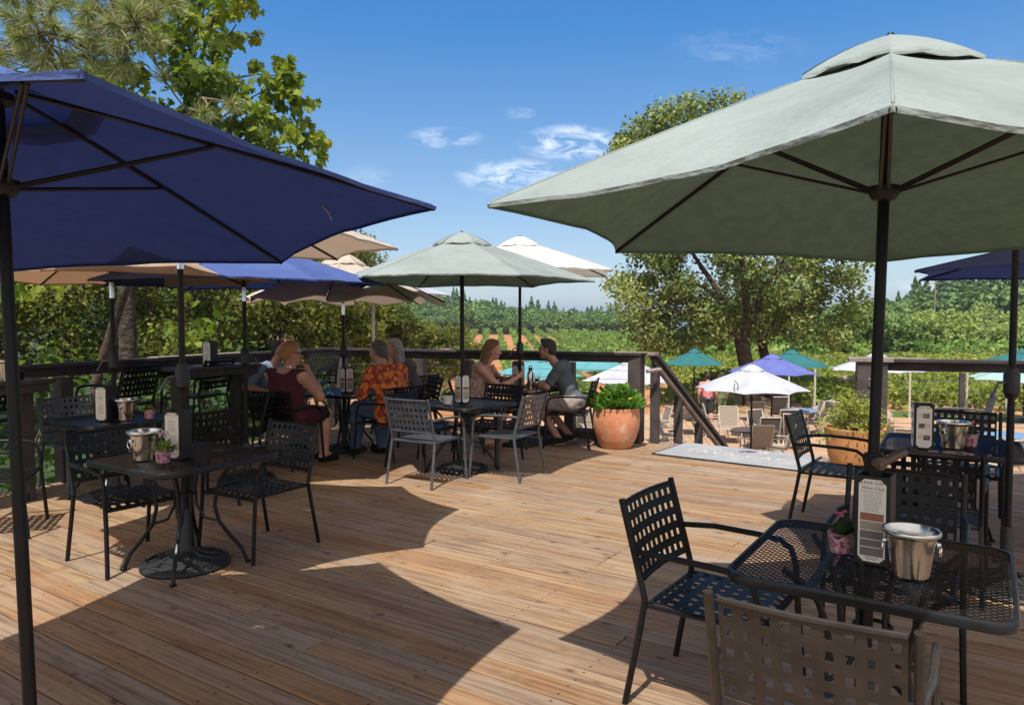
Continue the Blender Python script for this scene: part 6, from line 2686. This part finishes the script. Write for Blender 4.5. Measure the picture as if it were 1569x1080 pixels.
for (lab, x, D, rad, cm, rot) in tu:
    umbrella(lab, (x - 784.5) / 1133 * D, D, 8, rot, rad, 1.93, 2.47, M[cm], z0=TZ, base=True, crank=True, name='terrace_umbrella', group='umbrellas on the lower terrace', low=True, sub=6, pr=.022)
umbrella('white umbrella tip on a tall pale pole beyond the wavy beige umbrella', -2.55, 13.6, 8, 0, 1.45, 3.9, 4.35, M['canopy_pale'], z0=TZ, base=False, crank=False, name='terrace_umbrella', pole='tan_frame',
         group='umbrellas on the lower terrace', low=True, sub=6, pr=.028)
_w = [o for o in COL.objects if o.get('label', '').startswith('white umbrella with a black')][0]
mb = MB()
q0 = Vector((-.62, -.80, 2.07))
mb.tube([q0 + Vector(p) for p in ((-.01, .01, .12), (.05, -.01, .06), (.07, -.03, -.02), (.03, -.06, -.14), (-.03, -.04, -.06), (.0, -.015, .05))], .009, 5)
mb.build('black_squiggle', M['ink'], _w)


def sling_chair(label, loc, rotd, dark=False):
    root = thing('sling_chair', label, 'chair', loc, R(rotd), 'sling chairs on the terrace')
    sl_ = M['sling_dark'] if dark else M['sling']
    mb = MB()
    prof = [(.24, .42), (.05, .40), (-.20, .39), (-.26, .46), (-.33, .70), (-.40, .97)]
    V = []
    for (y, z) in prof:
        for x in (-.235, .235):
            V += [(x, y, z), (x, y + .006, z - .010)]
    F = []
    for i in range(len(prof) - 1):
        a = i * 4
        F += [(a, a + 2, a + 6, a + 4), (a + 1, a + 5, a + 7, a + 3)]
    mb.add(V, F)
    mb.build('sling', sl_, root)
    for sx in (-1, 1):
        x = .26 * sx
        mb = MB()
        mb.tube([(x, .24, .42), (x, -.20, .39), (x, -.26, .46), (x, -.40, .98)], .017, 6)
        mb.build('side_rail', M['tan_frame'], root, smooth=True)
        mb = MB()
        mb.tube([(x * 1.05, -.30, .63), (x * 1.12, .10, .64), (x * 1.12, .24, .58), (x * 1.10, .30, .0)], .016, 6)
        mb.build('armrest', M['tan_frame'], root, smooth=True)
        mb = MB()
        mb.tube([(x, -.05, .40), (x * 1.05, -.25, .2), (x * 1.08, -.40, .0)], .016, 6)
        mb.build('leg', M['tan_frame'], root, smooth=True)
    mb = MB()
    mb.tube([(-.26, -.40, .98), (.26, -.40, .98)], .017, 6)
    mb.tube([(-.26, .24, .42), (.26, .24, .42)], .015, 6)
    mb.build('cross_bar', M['tan_frame'], root, smooth=True)
    return root


sc0 = sling_chair('tan sling chair with its back square to the stair, nearest on the terrace', (5.85, 17.6, TZ), 5)
sd0 = sling_chair('dark sling chair behind the tan one, under the white umbrella', (6.55, 19.0, TZ), 0, True)


def sling(src, x, D, rot, lab):
    dup(src, ((x - 784.5) / 1133 * D, D, TZ), R(rot), lab)


sling(sc0, 1192, 17.6, 78, 'pale framed sling chair turned sideways beside the nearest tan one')
sling(sd0, 1202, 20.6, 5, 'dark sling chair at the blue table, in front of the violet umbrella pole')
sling(sc0, 1120, 20.6, 170, 'tan sling chair facing the stair left of the white umbrella pole'.replace(' left of', ' beside'))
sling(sc0, 1100, 21.5, 260, 'tan sling chair by the legs of the man in salmon pink')
sling(sd0, 1190, 24.0, 0, 'dark sling chair behind the blue table towards the vineyard')
sling(sc0, 1240, 22.5, 80, 'tan sling chair on the vineyard side of the blue table')
sling(sd0, 1262, 22.0, 115, 'dark sling chair leaning away near the rock mound')
sling(sd0, 1172, 19.9, 200, 'dark sling chair facing us beside the pole of the white umbrella')
sling(sd0, 1222, 19.6, 330, 'dark sling chair turned towards the blue table')
sling(sc0, 1150, 22.6, 20, 'tan sling chair between the oak trunk and the white umbrella')
sling(sc0, 1030, 19.5, 250, 'tan sling chair seen between the stair balusters')
sling(sc0, 1005, 20.8, 100, 'tan sling chair behind the newel post of the stair')
sling(sc0, 905, 20.0, 200, 'pale sling chair glimpsed under the chair of the man in grey')
sling(sc0, 1395, 17.0, 330, 'tan sling chair past the wispy plant')
sling(sd0, 1468, 17.5, 10, 'dark sling chair behind the far mesh table')
sling(sc0, 1545, 15.5, 20, 'tan sling chair below the mint umbrella, closest to the railing')
sling(sd0, 1510, 19.0, 180, 'dark sling chair facing us under the mint umbrella')


def round_table_t(lab, x, D, topm, r=.55):
    root = thing('round_table', lab, 'table', ((x - 784.5) / 1133 * D, D, TZ), 0, 'round tables on the terrace')
    mb = MB()
    mb.lathe([(.0, .70), (r, .70), (r + .01, .715), (r, .73), (.0, .735)], 32)
    mb.build('tabletop', topm, root, smooth=True)
    for k in range(4):
        a = k * math.pi / 2 + .5
        mb = MB()
        mb.tube([(r * .7 * math.cos(a), r * .7 * math.sin(a), .70), (r * .55 * math.cos(a), r * .55 * math.sin(a), .35), (r * .75 * math.cos(a), r * .75 * math.sin(a), 0)], .016, 6)
        mb.build('leg', M['tan_frame'], root, smooth=True)


round_table_t('round blue topped table under the violet umbrella', 1226, 22.3, M['blue_top'])
round_table_t('round dark table under the white terrace umbrella', 1158, 18.2, M['sling_dark'])
round_table_t('round blue topped table behind the far mesh table by the railing', 1545, 17.5, M['blue_top'], .6)
round_table_t('round table beneath the teal umbrella near the man in salmon pink', 1052, 22.3, M['sling_dark'])

# rock mound and plank fence
def rock(lab, x, D, s, seed):
    rk = np.random.default_rng(seed)
    mb = MB()
    mb.ball((0, 0, 0), 1.0, 20, 12)
    mb.v = [tuple(Vector(p) * (1 + .16 * math.sin(p[0] * 5 + seed) * math.cos(p[1] * 4) + .06 * math.sin(p[2] * 13 + p[0] * 9))) for p in mb.v]
    o = mb.build('rock_mound', pbr('rock', (.40, .29, .235), .95, 0, .3, 2.5, .9, 7, .08), smooth=True)
    o.scale = s
    o.location = ((x - 784.5) / 1133 * D, D, TZ + s[2] * .25)
    tag(o, lab, 'rock')


rock('pinkish rock mound at the edge of the flat vineyard', 1277, 25.5, (.75, .6, .5), 2)
rock('rough pinkish boulder past the wispy plant near the lawn', 1330, 24.6, (.9, .6, .42), 5)
root = thing('plank_fence', 'short weathered grey plank fence on the slope behind the railing corner chair', 'fence', (-2.1, 17.2, TZ), R(-8))
mb = MB()
for k in range(15):
    mb.box((-.75 + k * .105, 0, .56 + .03 * math.sin(k * 1.9) - .0016 * (k - 7) ** 2), (.092, .022, 1.16))
mb.build('planks', pbr('grey_planks', (.27, .22, .19), .9, 0, .35, 9, .6, 40, .006), root)
for s in (-.5, .5):
    mb = MB()
    mb.box((s, .05, .5), (.07, .07, 1.1))
    mb.build('post', M['twig'], root)
root = thing('utility_pole', 'small pale utility pole with a cross arm on the wooded hillside', 'pole', ((1431 - 784.5) / 1133 * 120, 120, float(ground_z((1431 - 784.5) / 1133 * 120, 120))))
mb = MB()
mb.tube([(0, 0, -.5), (0, 0, 9.2)], [.13, .09], 8)
mb.build('pole', POSTW, root)
mb = MB()
mb.box((0, 0, 8.6), (2.0, .1, .12))
mb.build('cross_arm', POSTW, root)
# wire fence posts by the lawn
p0 = None
for i, x in enumerate((1396, 1484, 1545, 1250, 1210)):
    D = 26 + (i % 3) * .6
    loc = ((x - 784.5) / 1133 * D, D, TZ)
    if p0 is None:
        p0 = thing('fence_post', 'thin pale fence post between the lawn and the flat vineyard', 'post', loc, 0, 'pale fence posts by the lawn')
        mb = MB()
        mb.tube([(0, 0, -.1), (0, 0, 1.75)], [.04, .036], 8)
        mb.lathe([(.0, 1.76), (.045, 1.755), (.045, 1.74), (.036, 1.74)], 8)
        mb.build('post', M['tan_frame'], p0)
    else:
        dup(p0, loc, 0)
# garden shrubs at the foot of the stair
gs = [(868, 15.5, .8, 'leafy garden shrub under the railing beside the clay pot'), (905, 16.5, .9, 'garden shrub below the white umbrella at the newel post'), (1085, 27.0, 1.0, 'bright shrub behind the man in salmon pink'),
      (830, 17.5, .7, 'garden shrub under the light blue umbrella'), (1280, 26.0, .8, 'shrub beside the pinkish rock mound'), (1100, 29.5, 1.3, 'broad shrub low behind the teal umbrella')]
s0_ = None
for (x, D, s, lab) in gs:
    loc = ((x - 784.5) / 1133 * D, D, TZ - .03)
    if s0_ is None:
        s0_ = thing('garden_shrub', lab, 'shrub', loc, 0, 'garden shrubs on the terrace edge')
        cc = [(rng.uniform(-.5, .5), rng.uniform(-.5, .5), rng.uniform(.2, 1.0)) for _ in range(12)]
        C, N = clump_points(cc, [.36] * 12, [90] * 12, .2, .9)
        leaf_object('leaves', C, N, rng.uniform(.08, .16, len(C)), OVAL, BUSH, s0_)
        mb = MB()
        for c in cc:
            limb(mb, (0, 0, 0), c, .015, .005, .1, 4, 1)
        mb.build('stems', M['twig'], s0_)
        s0_.scale = (s, s, s)
    else:
        dup(s0_, loc, rng.uniform(0, 6), lab, scale=(s, s, s))

# ---------------------------------------------------------------- air
m, t, out = new_mat('haze_air')
pv = NN(t, 'ShaderNodeVolumePrincipled')
pv.inputs['Color'].default_value = (.62, .78, 1.0, 1)
pv.inputs['Density'].default_value = .00036
pv.inputs['Anisotropy'].default_value = .2
t.links.new(pv.outputs[0], out.inputs['Volume'])
mb = MB()
mb.box((0, 0, -15), (12000, 12000, 190))
tag(mb.build('haze', m), kind='stuff')
